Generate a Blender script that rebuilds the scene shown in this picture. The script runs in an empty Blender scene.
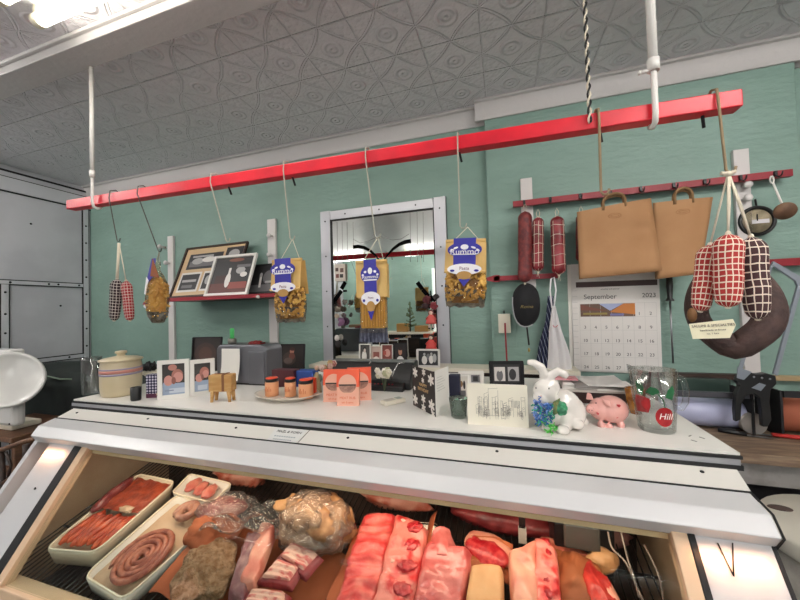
import bpy, bmesh, math, random
from mathutils import Vector, Matrix, noise
random.seed(7)
PI = math.pi
sc = bpy.context.scene
col = sc.collection

# ------------------------------------------------------------------ camera
F, YAW, PITCH, ROLL, CZ = 333.9, .3020, .02378, -.02929, 1.6
_f = Vector((-math.sin(YAW)*math.cos(PITCH), math.cos(YAW)*math.cos(PITCH), math.sin(PITCH)))
_r0 = Vector((math.cos(YAW), math.sin(YAW), 0)); _u0 = _r0.cross(_f)
_c, _s = math.cos(ROLL), math.sin(ROLL)
AR, AU, AF = _c*_r0+_s*_u0, -_s*_r0+_c*_u0, _f
cd = bpy.data.cameras.new('camera'); cam = bpy.data.objects.new('camera', cd); col.objects.link(cam)
cd.sensor_width = 36; cd.lens = 36*F/800; cd.clip_start = .02
M_ = Matrix((AR, AU, -AF)).transposed().to_4x4(); M_.translation = (0, 0, CZ)
cam.matrix_world = M_
sc.camera = cam
# measuring helpers: a pixel of the photo to a point on a real plane of the place
def ray(px, py): return AR*(px-400)/F - AU*(py-300)/F + AF
def aty(px, py, y): d = ray(px, py); t = y/d.y; return Vector((d.x*t, y, CZ+d.z*t))
def atz(px, py, z): d = ray(px, py); t = (z-CZ)/d.z; return Vector((d.x*t, d.y*t, z))
def atx(px, py, x): d = ray(px, py); t = x/d.x; return Vector((x, d.y*t, CZ+d.z*t))
TOP = 1.25
def B(px, py, z=TOP): return atz(px, py, z)

# ------------------------------------------------------------------ world, exposure, lights
w = bpy.data.worlds.new('world'); sc.world = w; w.use_nodes = True
w.node_tree.nodes['Background'].inputs[0].default_value = (.8, .88, 1, 1)
w.node_tree.nodes['Background'].inputs[1].default_value = .6
sc.view_settings.view_transform = 'Standard'; sc.view_settings.look = 'None'
sc.view_settings.exposure = 0.2; sc.view_settings.gamma = 1
sc.view_settings.use_curve_mapping = False
def area(name, loc, rot, sx, sy, power, color=(1, 1, 1)):
    l = bpy.data.lights.new(name, 'AREA'); l.shape = 'RECTANGLE'; l.size = sx; l.size_y = sy
    l.energy = power; l.color = color
    o = bpy.data.objects.new(name, l); col.objects.link(o); o.location = loc; o.rotation_euler = rot
    return o
# daylight entering through the shop front window behind the viewer
area('window_daylight', (.4, -2.74, 1.55), (PI/2, 0, 0), 3.6, 1.7, 16, (1, .98, .98))
# ceiling tube fixtures (their glass tubes are built further down)
TUBES = [(-.95, .74, 2.70, 1.3, 7), (-3.0, -2.2, 2.70, .7, 5), (-1.45, -2.2, 2.70, .7, 5), (1.3, .2, 2.70, 1.2, 8), (1.3, -1.6, 2.70, 1.2, 7), (-3.0, .35, 2.70, .9, 5)]  # the last lamp is added, out of view, to brighten the grey left wall
for (x, y, z, L, p) in TUBES:
    area('tube_light', (x, y, z-.10), (0, 0, 0), L, .08, p*.5, (1, .97, .93))
# the warm lamp strip inside the display case, under its hood
area('case_strip_light', (-.55, .83, 1.128), (math.radians(14), 0, 0), 1.66, .03, 2.5, (1, .74, .55))

for _x in (.385, -1.55):      # small lamps added to give the strip's warm spill on the end panels
    area('added_strip_spill', (_x, .762, 1.128), (math.radians(25), 0, 0), .11, .014, .085, (1, .45, .20))

# ------------------------------------------------------------------ materials
def lin(h):
    h = h.lstrip('#'); v = [int(h[i:i+2], 16)/255 for i in (0, 2, 4)]
    return tuple(c/12.92 if c <= .04045 else ((c+.055)/1.055)**2.4 for c in v)+(1,)
_M = {}
def mat(name, h, rough=.6, metal=0, h2=None, scale=20, bump=0, bscale=None, spec=None, coat=0, detail=4, stretch=None, sss=0, lo=.4, hi=.6, bdist=.01):
    if name in _M: return _M[name]
    m = bpy.data.materials.new(name); m.use_nodes = True; nt = m.node_tree; b = nt.nodes['Principled BSDF']
    b.inputs['Base Color'].default_value = lin(h); b.inputs['Roughness'].default_value = rough
    b.inputs['Metallic'].default_value = metal
    if spec is not None: b.inputs['Specular IOR Level'].default_value = spec
    b.inputs['Coat Weight'].default_value = coat; b.inputs['Coat Roughness'].default_value = .1
    if sss:
        b.inputs['Subsurface Weight'].default_value = sss; b.inputs['Subsurface Radius'].default_value = (1, .3, .2); b.inputs['Subsurface Scale'].default_value = .01
    if h2 or bump:
        tc = nt.nodes.new('ShaderNodeTexCoord'); mp = nt.nodes.new('ShaderNodeMapping'); nt.links.new(tc.outputs['Object'], mp.inputs[0])
        if stretch: mp.inputs['Scale'].default_value = stretch
    if h2:
        n = nt.nodes.new('ShaderNodeTexNoise'); n.inputs['Scale'].default_value = scale; n.inputs['Detail'].default_value = detail
        nt.links.new(mp.outputs[0], n.inputs[0])
        r = nt.nodes.new('ShaderNodeValToRGB'); r.color_ramp.elements[0].position = lo; r.color_ramp.elements[1].position = hi
        r.color_ramp.elements[0].color = lin(h); r.color_ramp.elements[1].color = lin(h2)
        nt.links.new(n.outputs[0], r.inputs[0]); nt.links.new(r.outputs[0], b.inputs['Base Color'])
    if bump:
        n2 = nt.nodes.new('ShaderNodeTexNoise'); n2.inputs['Scale'].default_value = bscale or scale; n2.inputs['Detail'].default_value = 6
        nt.links.new(mp.outputs[0], n2.inputs[0])
        bp = nt.nodes.new('ShaderNodeBump'); bp.inputs['Strength'].default_value = bump; bp.inputs['Distance'].default_value = bdist
        nt.links.new(n2.outputs[0], bp.inputs['Height']); nt.links.new(bp.outputs[0], b.inputs['Normal'])
    _M[name] = m; return m
def film(name, h='#ffffff', clear=.88, rough=.04, bump=0, bscale=30, fac=.12, k=.8, haze=0):
    if name in _M: return _M[name]
    m = bpy.data.materials.new(name); m.use_nodes = True; nt = m.node_tree; nt.nodes.clear()
    out = nt.nodes.new('ShaderNodeOutputMaterial'); tr = nt.nodes.new('ShaderNodeBsdfTransparent'); gl = nt.nodes.new('ShaderNodeBsdfGlossy')
    c = lin(h); tr.inputs[0].default_value = (c[0]*clear, c[1]*clear, c[2]*clear, 1); gl.inputs['Roughness'].default_value = rough
    mx = nt.nodes.new('ShaderNodeMixShader'); lw = nt.nodes.new('ShaderNodeLayerWeight'); lw.inputs[0].default_value = .25
    ma = nt.nodes.new('ShaderNodeMath'); ma.operation = 'MULTIPLY_ADD'; ma.inputs[1].default_value = k; ma.inputs[2].default_value = fac*.3
    nt.links.new(lw.outputs['Fresnel'], ma.inputs[0]); nt.links.new(ma.outputs[0], mx.inputs[0])
    nt.links.new(tr.outputs[0], mx.inputs[1]); nt.links.new(gl.outputs[0], mx.inputs[2]); nt.links.new(mx.outputs[0], out.inputs[0])
    if bump:
        tc = nt.nodes.new('ShaderNodeTexCoord'); n2 = nt.nodes.new('ShaderNodeTexNoise'); n2.inputs['Scale'].default_value = bscale; n2.inputs['Distortion'].default_value = 1.5
        nt.links.new(tc.outputs['Object'], n2.inputs[0]); bp = nt.nodes.new('ShaderNodeBump'); bp.inputs['Strength'].default_value = bump; bp.inputs['Distance'].default_value = .03
        nt.links.new(n2.outputs[0], bp.inputs['Height']); nt.links.new(bp.outputs[0], gl.inputs['Normal']); nt.links.new(bp.outputs[0], lw.inputs['Normal'])
    if haze:
        df = nt.nodes.new('ShaderNodeBsdfDiffuse'); df.inputs[0].default_value = (.9, .88, .85, 1); m2 = nt.nodes.new('ShaderNodeMixShader'); m2.inputs[0].default_value = haze
        nt.links.new(mx.outputs[0], m2.inputs[1]); nt.links.new(df.outputs[0], m2.inputs[2]); nt.links.new(m2.outputs[0], out.inputs[0])
    _M[name] = m; return m
def emit(name, h, s):
    m = bpy.data.materials.new(name); m.use_nodes = True; b = m.node_tree.nodes['Principled BSDF']
    b.inputs['Emission Color'].default_value = lin(h); b.inputs['Emission Strength'].default_value = s; b.inputs['Base Color'].default_value = lin(h)
    return m
class NT:      # tiny node arithmetic
    def __init__(s, m): s.t = m.node_tree
    def m(s, op, a, b=None, c=None):
        n = s.t.nodes.new('ShaderNodeMath'); n.operation = op
        for i, v in enumerate((a, b, c)):
            if v is None: continue
            if isinstance(v, (int, float)): n.inputs[i].default_value = v
            else: s.t.links.new(v, n.inputs[i])
        return n.outputs[0]
def tin_ceiling():
    m = bpy.data.materials.new('pressed_tin'); m.use_nodes = True; nt = m.node_tree; b = nt.nodes['Principled BSDF']; N = NT(m)
    b.inputs['Roughness'].default_value = .33; b.inputs['Base Color'].default_value = lin('#e4e1e5')
    tc = nt.nodes.new('ShaderNodeTexCoord'); sp = nt.nodes.new('ShaderNodeSeparateXYZ'); nt.links.new(tc.outputs['Object'], sp.inputs[0])
    P = .2515
    u0 = N.m('DIVIDE', N.m('ADD', sp.outputs[0], .81+P*40), P); v0 = N.m('DIVIDE', N.m('ADD', sp.outputs[1], -1.181+P*40), P)
    u = N.m('SUBTRACT', N.m('FRACT', u0), .5); v = N.m('SUBTRACT', N.m('FRACT', v0), .5)
    au, av = N.m('ABSOLUTE', u), N.m('ABSOLUTE', v)
    r = N.m('SQRT', N.m('ADD', N.m('MULTIPLY', u, u), N.m('MULTIPLY', v, v)))
    ring = N.m('MULTIPLY', N.m('COSINE', N.m('MULTIPLY', r, 62.)), N.m('LESS_THAN', r, .2))
    def ridge(x, at, wd): return N.m('MAXIMUM', N.m('SUBTRACT', 1., N.m('DIVIDE', N.m('ABSOLUTE', N.m('SUBTRACT', x, at)), wd)), 0.)
    # a pinched frame round the rings: long points towards the four sides
    pinch = N.m('ADD', N.m('POWER', N.m('ADD', au, .0001), .8), N.m('POWER', N.m('ADD', av, .0001), .8))
    dia = ridge(pinch, .57, .028); dia2 = ridge(pinch, .64, .022)
    seamv = ridge(av, .5, .022); seamu = ridge(au, .5, .016)
    nz = nt.nodes.new('ShaderNodeTexNoise'); nz.inputs['Scale'].default_value = 55; nz.inputs['Detail'].default_value = 2; nt.links.new(tc.outputs['Object'], nz.inputs[0])
    lf = nt.nodes.new('ShaderNodeTexVoronoi'); lf.inputs['Scale'].default_value = 42; nt.links.new(tc.outputs['Object'], lf.inputs[0])
    outside = N.m('GREATER_THAN', pinch, .64)
    h = N.m('MULTIPLY', ring, .55)
    for a, k in ((dia, .9), (dia2, .6), (seamv, 1.5), (seamu, .8), (nz.outputs[0], .8), (N.m('MULTIPLY', lf.outputs['Distance'], outside), .9)):
        h = N.m('MULTIPLY_ADD', a, k, h)
    bp = nt.nodes.new('ShaderNodeBump'); bp.inputs['Strength'].default_value = .95; bp.inputs['Distance'].default_value = .0060
    bp.invert = True; nt.links.new(h, bp.inputs['Height']); nt.links.new(bp.outputs[0], b.inputs['Normal'])
    return m
def checks(name, hc, hl, n=11, dz=.021, lw=.2, axis='Z'):
    """string net over cloth: n strands round the local z axis, rings every dz"""
    m = bpy.data.materials.new(name); m.use_nodes = True; nt = m.node_tree; b = nt.nodes['Principled BSDF']; N = NT(m)
    b.inputs['Roughness'].default_value = .85
    tc = nt.nodes.new('ShaderNodeTexCoord'); sp = nt.nodes.new('ShaderNodeSeparateXYZ'); nt.links.new(tc.outputs['Object'], sp.inputs[0])
    th = N.m('ARCTAN2', sp.outputs[1], sp.outputs[0])
    nz = nt.nodes.new('ShaderNodeTexNoise'); nz.inputs['Scale'].default_value = 18; nt.links.new(tc.outputs['Object'], nz.inputs[0])
    wob = N.m('MULTIPLY', N.m('SUBTRACT', nz.outputs[0], .5), .7)
    a = N.m('FRACT', N.m('ADD', N.m('MULTIPLY', th, n/(2*PI)), N.m('ADD', wob, 40.)))
    z = N.m('FRACT', N.m('ADD', N.m('DIVIDE', sp.outputs[2], dz), N.m('ADD', wob, 40.)))
    l = N.m('MAXIMUM', N.m('LESS_THAN', a, lw), N.m('LESS_THAN', z, lw))
    mx = nt.nodes.new('ShaderNodeMix'); mx.data_type = 'RGBA'; nt.links.new(l, mx.inputs[0]); mx.inputs[6].default_value = lin(hc); mx.inputs[7].default_value = lin(hl)
    nt.links.new(mx.outputs[2], b.inputs['Base Color'])
    bp = nt.nodes.new('ShaderNodeBump'); bp.inputs['Strength'].default_value = .8; bp.inputs['Distance'].default_value = .004; nt.links.new(l, bp.inputs['Height']); nt.links.new(bp.outputs[0], b.inputs['Normal'])
    return m
green = mat('green_plaster', '#7f9b91', .5, h2='#769186', scale=2.5, bump=.35, bscale=16, stretch=(1, 1, 2.4), lo=.3, hi=.7, bdist=.02)
palew = mat('pale_wall', '#cfc9c6', .7)
white = mat('white_enamel', '#e6e3dd', .3); cream = mat('cream_paint', '#ddd6c4', .4)
crownm = mat('white_plaster', '#c9c5c4', .6, bump=.2, bscale=40)
tin = tin_ceiling()
red = mat('red_paint', '#e0142c', .35, h2='#c81028', scale=6); dred = mat('dark_red_paint', '#8c1524', .5)
black = mat('black_plastic', '#101012', .4); blackm = mat('black_matte', '#17161a', .8)
steel = mat('steel', '#9a9b9e', .3, 1); alu = mat('aluminium_trim', '#b3b3b8', .38, .6); chrome = mat('chrome', '#d0d0d0', .12, 1)
greym = mat('grey_panel', '#c3c3c8', .5, h2='#b7b7bd', scale=3, bump=.1, bscale=30)
brown = mat('dark_wood', '#3c2a22', .5, h2='#2a1c16', scale=9, stretch=(1, 8, 8))
wood = mat('light_wood', '#c39a62', .5, h2='#b5864d', scale=12, stretch=(1, 7, 7))
kraft = mat('kraft_paper', '#ac825b', .8, h2='#a27750', scale=4, bump=.12, bscale=25)
paper = mat('white_paper', '#e8e5de', .8); string = mat('string', '#d9cfbb', .9); twine = mat('twine', '#8d7a5e', .9)
glass = film('clear_glass', '#f4fbf8', .93, .03); plastic = film('plastic_film', '#ffffff', 1.0, .14, 1.0, 30, .35, haze=.05)
bag_film = film('pasta_bag_film', '#fff8e8', .95, .15, .5, 60, .1)

# ------------------------------------------------------------------ mesh builder
class MB:
    def __init__(s, *mats): s.b = bmesh.new(); s.mats = list(mats); s.mi = 0; s.sm = False
    def _face(s, vs, mi=None, sm=None):
        try: f = s.b.faces.new(vs)
        except ValueError: return None
        f.material_index = s.mi if mi is None else mi; f.smooth = s.sm if sm is None else sm; return f
    def m(s, mt):
        if mt not in s.mats: s.mats.append(mt)
        s.mi = s.mats.index(mt); return s
    def box(s, x0, y0, z0, x1, y1, z1, M=None):
        vs = [Vector((x, y, z)) for z in (z0, z1) for y in (y0, y1) for x in (x0, x1)]
        if M: vs = [M@v for v in vs]
        v = [s.b.verts.new(p) for p in vs]
        for f in ((0, 2, 3, 1), (4, 5, 7, 6), (0, 1, 5, 4), (2, 6, 7, 3), (0, 4, 6, 2), (1, 3, 7, 5)): s._face([v[i] for i in f], sm=False)
        return s
    def prism(s, pts, vec):
        """closed polygon (list of 3D points) extruded by vec"""
        a = [s.b.verts.new(Vector(p)) for p in pts]; c = [s.b.verts.new(Vector(p)+Vector(vec)) for p in pts]
        s._face(a[::-1], sm=False); s._face(c, sm=False); n = len(a)
        for i in range(n): s._face([a[i], a[(i+1) % n], c[(i+1) % n], c[i]], sm=False)
        return s
    def poly(s, pts): s._face([s.b.verts.new(Vector(p)) for p in pts], sm=False); return s
    def tube(s, pts, r, n=8, caps=True, closed=False, squash=1):
        pts = [Vector(p) for p in pts]; rs = r if isinstance(r, (list, tuple)) else [r]*len(pts)
        rings = []; up = None; L = len(pts)
        for i, p in enumerate(pts):
            if closed: t = pts[(i+1) % L]-pts[i-1]
            else: t = pts[min(i+1, L-1)]-pts[max(i-1, 0)]
            if t.length < 1e-9: t = Vector((0, 0, 1))
            t.normalize()
            if up is None:
                up = Vector((0, 0, 1)) if abs(t.z) < .9 else Vector((1, 0, 0))
            up = (up-t*up.dot(t));
            if up.length < 1e-6: up = t.orthogonal()
            up.normalize(); sd = t.cross(up)
            rings.append([s.b.verts.new(p+(sd*math.cos(2*PI*k/n)+up*math.sin(2*PI*k/n)*squash)*rs[i]) for k in range(n)])
        for i in range(L if closed else L-1):
            a, c = rings[i], rings[(i+1) % L]
            for k in range(n): s._face([a[k], a[(k+1) % n], c[(k+1) % n], c[k]], sm=True)
        if caps and not closed: s._face(rings[0][::-1]); s._face(rings[-1])
        return s
    def lathe(s, prof, c=(0, 0, 0), n=32, sx=1, sy=1, M=None, closed=False):
        c = Vector(c); rings = []
        for (r, z) in prof:
            if r < 1e-6: p = c+Vector((0, 0, z)); rings.append([s.b.verts.new(M@p if M else p)])
            else: rings.append([s.b.verts.new((M@q) if M else q) for q in [c+Vector((math.cos(2*PI*k/n)*r*sx, math.sin(2*PI*k/n)*r*sy, z)) for k in range(n)]])
        R = list(zip(rings, rings[1:]))+([(rings[-1], rings[0])] if closed else [])
        for a, d in R:
            for k in range(n):
                q = [a[k % len(a)], a[(k+1) % n % len(a)], d[(k+1) % n % len(d)], d[k % len(d)]]
                u = []
                for x in q:
                    if x not in u: u.append(x)
                if len(u) > 2: s._face(u, sm=True)
        return s
    def ell(s, c, rx, ry, rz, n=16, M=None):
        k = n//2; pr = [(math.sin(PI*i/k), -math.cos(PI*i/k)) for i in range(k+1)]; pr[0] = (0, -1); pr[-1] = (0, 1)
        T = Matrix.Translation(c) @ (M if M else Matrix.Identity(4)) @ Matrix.Diagonal((rx, ry, rz, 1))
        return s.lathe(pr, n=n, M=T)
    def ellipse(s, c, ax, ay, rx, ry, n=20):
        c, ax, ay = Vector(c), Vector(ax), Vector(ay)
        return s.poly([c+ax*rx*math.cos(2*PI*k/n)+ay*ry*math.sin(2*PI*k/n) for k in range(n)])
    def grid(s, fn, nu, nv, sm=True):
        v = [[s.b.verts.new(Vector(fn(i/nu, j/nv))) for j in range(nv+1)] for i in range(nu+1)]
        for i in range(nu):
            for j in range(nv): s._face([v[i][j], v[i+1][j], v[i+1][j+1], v[i][j+1]], sm=sm)
        return s
    def jitter(s, amp, sc_=20, seed=0):
        off = Vector((seed*3.1, seed*1.7, seed))
        for v in s.b.verts: v.co += noise.noise_vector(v.co*sc_+off)*amp
        return s
    def build(s, name, parent=None, world=False, bevel=0, loc=None, weld=True, fix=True):
        if weld: bmesh.ops.remove_doubles(s.b, verts=s.b.verts, dist=1e-5)
        if fix: bmesh.ops.recalc_face_normals(s.b, faces=s.b.faces)
        me = bpy.data.meshes.new(name); o = bpy.data.objects.new(name, me); col.objects.link(o)
        off = Vector((0, 0, 0))
        if world:
            p = parent
            while p is not None: off += p.location; p = p.parent
            if loc is not None and parent is None: off = Vector(loc); o.location = off
        if off.length: bmesh.ops.translate(s.b, verts=s.b.verts, vec=-off)
        s.b.to_mesh(me); s.b.free()
        for m in s.mats: me.materials.append(m)
        if parent: o.parent = parent
        if bevel:
            bv = o.modifiers.new('bevel', 'BEVEL'); bv.width = bevel; bv.segments = 2; bv.limit_method = 'ANGLE'
        if not world and loc is not None: o.location = loc
        return o
def tag(o, label, cat, group=None, kind=None):
    if label: o['label'] = label
    if cat: o['category'] = cat
    if group: o['group'] = group
    if kind: o['kind'] = kind
    return o
def struct(o): o['kind'] = 'structure'; return o
def thing(name, loc, label, cat, rz=0, group=None, rot=None):
    o = bpy.data.objects.new(name, None); col.objects.link(o); o.location = loc; o.empty_display_size = .05
    o.rotation_euler = rot if rot else (0, 0, rz); return tag(o, label, cat, group)
def copy_tree(o, parent=None):
    c = o.copy(); col.objects.link(c)
    if parent: c.parent = parent
    for ch in list(o.children): copy_tree(ch, c)
    return c
def text(name, s_, size, mt, parent, loc, rot=(PI/2, 0, 0), align='CENTER', sx=1, sp=1, lsp=1, shear=0):
    cu = bpy.data.curves.new('t', 'FONT'); cu.body = s_; cu.size = size; cu.align_x = align; cu.align_y = 'CENTER'; cu.extrude = .0002
    cu.space_character = sp; cu.space_line = lsp; cu.shear = shear
    to = bpy.data.objects.new('t', cu); col.objects.link(to)
    bpy.context.view_layer.update()
    dg = bpy.context.evaluated_depsgraph_get(); me = bpy.data.meshes.new_from_object(to.evaluated_get(dg))
    bpy.data.objects.remove(to); bpy.data.curves.remove(cu)
    me.transform(Matrix.Diagonal((sx, 1, 1, 1)))
    me.materials.clear(); me.materials.append(mt)
    o = bpy.data.objects.new(name, me); col.objects.link(o); o.parent = parent; o.location = loc; o.rotation_euler = rot
    return o
def wob(a, b, n, amp, seed=0):
    a, b = Vector(a), Vector(b)
    return [a.lerp(b, i/n)+(noise.noise_vector(Vector((i*.7, seed, 0)))*amp if 0 < i < n else Vector()) for i in range(n+1)]
def roundrect(w_, h_, r, n=5):
    out = []
    for (cx, cy, a0) in ((w_/2-r, h_/2-r, 0), (-w_/2+r, h_/2-r, PI/2), (-w_/2+r, -h_/2+r, PI), (w_/2-r, -h_/2+r, 1.5*PI)):
        for k in range(n+1): a = a0+PI/2*k/n; out.append((cx+r*math.cos(a), cy+r*math.sin(a)))
    return out

# ================================================================== THE ROOM
CEIL = 2.75; WALL = 2.01; CH = 1.95; LW = -3.5; RW = 3.2; FR = -2.9
flm = mat('floor_tile', '#6a6663', .5, h2='#5c5855', scale=5)
struct(MB(flm).box(LW-.1, FR-.1, -.1, RW+.1, WALL+.1, 0).build('floor'))
struct(MB(tin).box(LW-.1, FR-.1, CEIL, RW+.1, WALL+.1, CEIL+.1).build('ceiling'))
struct(MB(green).box(LW-.1, WALL, 0, RW+.1, WALL+.1, CEIL).build('wall_back'))
CX0, CX1 = -.072, 1.288
struct(MB(green).box(CX0, CH, 0, CX1, WALL, CEIL).build('wall_chimney', bevel=.006))
struct(MB(palew).box(RW, FR, 0, RW+.1, WALL, CEIL).build('wall_right'))
struct(MB(greym).box(LW-.1, FR, 0, LW, WALL, CEIL).build('wall_left'))
# shop front behind the viewer, with a window opening
m = MB(green)
m.box(LW, FR-.1, 0, RW, FR, .7).box(LW, FR-.1, 2.4, RW, FR, CEIL).box(LW, FR-.1, .7, -1.4, FR, 2.4).box(2.2, FR-.1, .7, RW, FR, 2.4)
struct(m.build('wall_front'))
wn = struct(MB(cream).box(-1.4, FR-.06, .7, 2.2, FR-.02, .78).box(-1.4, FR-.06, 2.32, 2.2, FR-.02, 2.4).box(-1.4, FR-.06, .78, -1.32, FR-.02, 2.32).box(2.12, FR-.06, .78, 2.2, FR-.02, 2.32).box(.36, FR-.06, .78, .44, FR-.02, 2.32).build('window_1'))
MB(glass).box(-1.32, FR-.045, .78, .36, FR-.04, 2.32).box(.44, FR-.045, .78, 2.12, FR-.04, 2.32).build('pane', wn)
# crown moulding
def crown(x0, x1, yw, name, o=.062, h=.095):
    prof = [(yw, CEIL-h), (yw-.010, CEIL-h), (yw-.018, CEIL-h+.012), (yw-o+.014, CEIL-.016), (yw-o, CEIL-.012), (yw-o, CEIL), (yw, CEIL)]
    m = MB(crownm); m.prism([(x0, y, z) for y, z in prof], (x1-x0, 0, 0)); return struct(m.build(name))
crown(LW, CX0, WALL, 'trim_1'); crown(CX0-.05, CX1+.05, CH, 'trim_2'); crown(CX1, RW, WALL, 'trim_3')
# boxed ceiling beam
m = MB(crownm).box(LW, .885, 2.70, RW, .99, CEIL).box(LW, .872, 2.735, RW, .885, CEIL)
struct(m.build('trim_4', bevel=.003))
# grey cold-room panels on the left wall: strips, seams, bolts
dk = mat('dark_seam', '#111113', .7); stripm = mat('grey_strip', '#cdcdd2', .4, .2); bolt = mat('bolt', '#232325', .4, .5)
def lstrip(y0, z0, y1, z1, name, bolts=(), t=.012):
    m = MB(stripm).box(LW, y0, z0, LW+t, y1, z1)
    m.m(dk)
    if abs(y1-y0) > abs(z1-z0): m.box(LW, y0, z0-.008, LW+t*.6, y1, z0); m.box(LW, y0, z1, LW+t*.6, y1, z1+.008)
    else: m.box(LW, y0-.008, z0, LW+t*.6, y0, z1); m.box(LW, y1, z0, LW+t*.6, y1+.008, z1)
    m.m(bolt)
    for (y, z) in bolts: m.ell((LW+t, y, z), .006, .008, .008, 10)
    return struct(m.build(name))
lstrip(.2, 2.555, WALL, 2.655, 'trim_5', (), .02)
lstrip(1.955, 0, 1.99, 2.555, 'trim_6', [(1.972, z) for z in (2.4, 2.25, 2.1, 1.95, 1.8, 1.65, 1.5, 1.35, 1.2)])
lstrip(.2, 1.862, 1.95, 1.888, 'trim_7', [(y, 1.875) for y in (.6, .9, 1.2, 1.5, 1.72, 1.78, 1.92)])
lstrip(1.455, 0, 1.492, 1.858, 'trim_8', [(1.474, z) for z in (1.80, 1.64, 1.5, 1.36)])
lstrip(1.5, 1.255, 1.95, 1.283, 'trim_9', [(y, 1.27) for y in (1.6, 1.85)])
m = MB(dk)
for (y, z) in ((1.62, 2.34), (1.80, 1.70), (1.2, 2.1)): m.ell((LW, y, z), .003, .008, .008, 8)
m.box(LW, .2, 2.70, LW+.012, WALL, 2.712)
struct(m.build('trim_10'))

# ceiling tube lamps
tubem = emit('tube_glow', '#fffaf4', 74); tubes_near = emit('tube_glow_near', '#fffaee', 7); capm = mat('tube_socket', '#dcd6c0', .5)
LBL = ['glowing double fluorescent tube lamp above the left end of the case', 'fluorescent tube lamp at the left of the shop front ceiling, seen in the mirror', 'fluorescent tube lamp near the shop window, seen in the mirror beside the parcel',
       'fluorescent tube lamp over the right side of the shop', 'fluorescent tube lamp near the right front corner of the shop', 'added unseen tube lamp that brightens the grey panelled wall']
for i, (x, y, z, L, p) in enumerate(TUBES):
    t = thing('tube_lamp', (x, y, CEIL), LBL[i], 'lamp', group='ceiling tube lamps')
    MB(white).box(-L/2+.03, -.022, -.022, L/2-.03, .012, 0).build('lamp_housing', t, bevel=.004)
    for yy in ((.022, -.075) if i == 0 else (0,)):
        ZT = -.056 if i == 0 else -.085
        MB(tubes_near if i == 0 else tubem).tube([(-L/2+.01, yy, ZT), (L/2-.01, yy, ZT)], .022, 16).build('tube', t)
        for sx in (-1, 1): MB(capm).tube([(sx*(L/2-.018), yy, ZT), (sx*(L/2+.008), yy, ZT)], .0235, 16).box(sx*L/2-.008, yy-.012, ZT+.015, sx*L/2+.008, yy+.012, 0).build('socket', t)

# ================================================================== DISPLAY CASE
XL, XR = -1.775, .497
case = thing('deli_display_case', (-.65, 1.2, 0), 'long white refrigerated butcher display case with slanted glass front and metal hood', 'display case')
m = MB(white).box(XL, .955, TOP-.006, XR, 1.70, TOP); m.m(dk).box(XL-.002, .949, TOP-.013, XR+.002, 1.70, TOP-.006)
m.build('counter_top', case, True)
m = MB(alu).box(XL+.004, .946, TOP-.025, XR-.004, .99, TOP-.013); m.m(dk).box(XL, .944, TOP-.036, XR, .99, TOP-.025)
m.build('edge_strip', case, True)
# sloped fascia
HL, HR = -1.672, .455
m = MB(mat('fascia_enamel', '#d9d6cf', .35))
a0, a1 = (XL+.02, .948, TOP-.033), (XR-.012, .948, TOP-.033); b0, b1 = (-1.745, .88, 1.196), (.475, .88, 1.196)
m.prism([a0, a1, b1, b0], (0, .02, -.02))
m.build('fascia', case, True)
def scr(x, t):   # point on fascia
    return Vector((x, .948+(.88-.948)*t, TOP-.033+(1.196-TOP+.033)*t))
fn = Vector((0, -.26, .9)).normalized()
for px, py in ((77, 413), (148, 419), (236, 428), (348, 438), (497, 451.5), (702, 472)):
    # nearest point of the fascia seen there
    d = ray(px, py); n_ = Vector((0, -(1.196-(TOP-.033)), (.88-.948))); p0 = scr(0, 0)-Vector((0, 0, CZ)); t_ = n_.dot(p0)/n_.dot(d); q = d*t_+Vector((0, 0, CZ))
    MB(bolt).ell(q+fn*.001, .0045, .0045, .003, 10).build('screw', case, True)
m = MB(dk).box(-.552, .0, 0, -.549, 0, 0)
def fascia_line(xa, ta, xb, tb, wd):
    A, C = scr(xa, ta), scr(xb, tb); s_ = Vector((wd, 0, 0)); return [A+fn*.0008, C+fn*.0008, C+s_+fn*.0008, A+s_+fn*.0008]
# name plate riveted on the fascia
d = ray(288, 434); n_ = Vector((0, -(1.196-(TOP-.033)), (.88-.948))); p0 = scr(0, 0)-Vector((0, 0, CZ)); q = d*(n_.dot(p0)/n_.dot(d))+Vector((0, 0, CZ))
xc = q.x; slope = math.atan2(-(1.196-(TOP-.033)), -(.88-.948))   # angle of plate above horizontal
pl = MB(mat('plate_white', '#d8d8d6', .3)).poly([scr(xc-.062, .1)+fn*.001, scr(xc-.052, .96)+fn*.001, scr(xc+.052, .96)+fn*.001, scr(xc+.058, .1)+fn*.001]).prism([scr(xc-.062, .1), scr(xc-.052, .96), scr(xc+.052, .96), scr(xc+.058, .1)], fn*.001).build('name_plate', case, True)
tl = scr(xc, .34)+fn*.0022-case.location
text('lettering', 'MAZL & KORN', .015, black, pl, tl, (slope, 0, 0), sx=.92)
for tt, L in ((.62, .04), (.82, .034)):
    mm = MB(mat('faint_print', '#9aa3a8', .6))
    for k in range(9): mm.poly([scr(xc-L+k*L*.22, tt)+fn*.0018, scr(xc-L+k*L*.22, tt+.07)+fn*.0018, scr(xc-L+k*L*.22+L*.16, tt+.07)+fn*.0018, scr(xc-L+k*L*.22+L*.16, tt)+fn*.0018])
    mm.build('fine_print', pl, True)
MB(dk).poly(fascia_line(xc+.063, 0, xc+.057, 1, .0025)).build('seam', case, True, fix=False)
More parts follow.
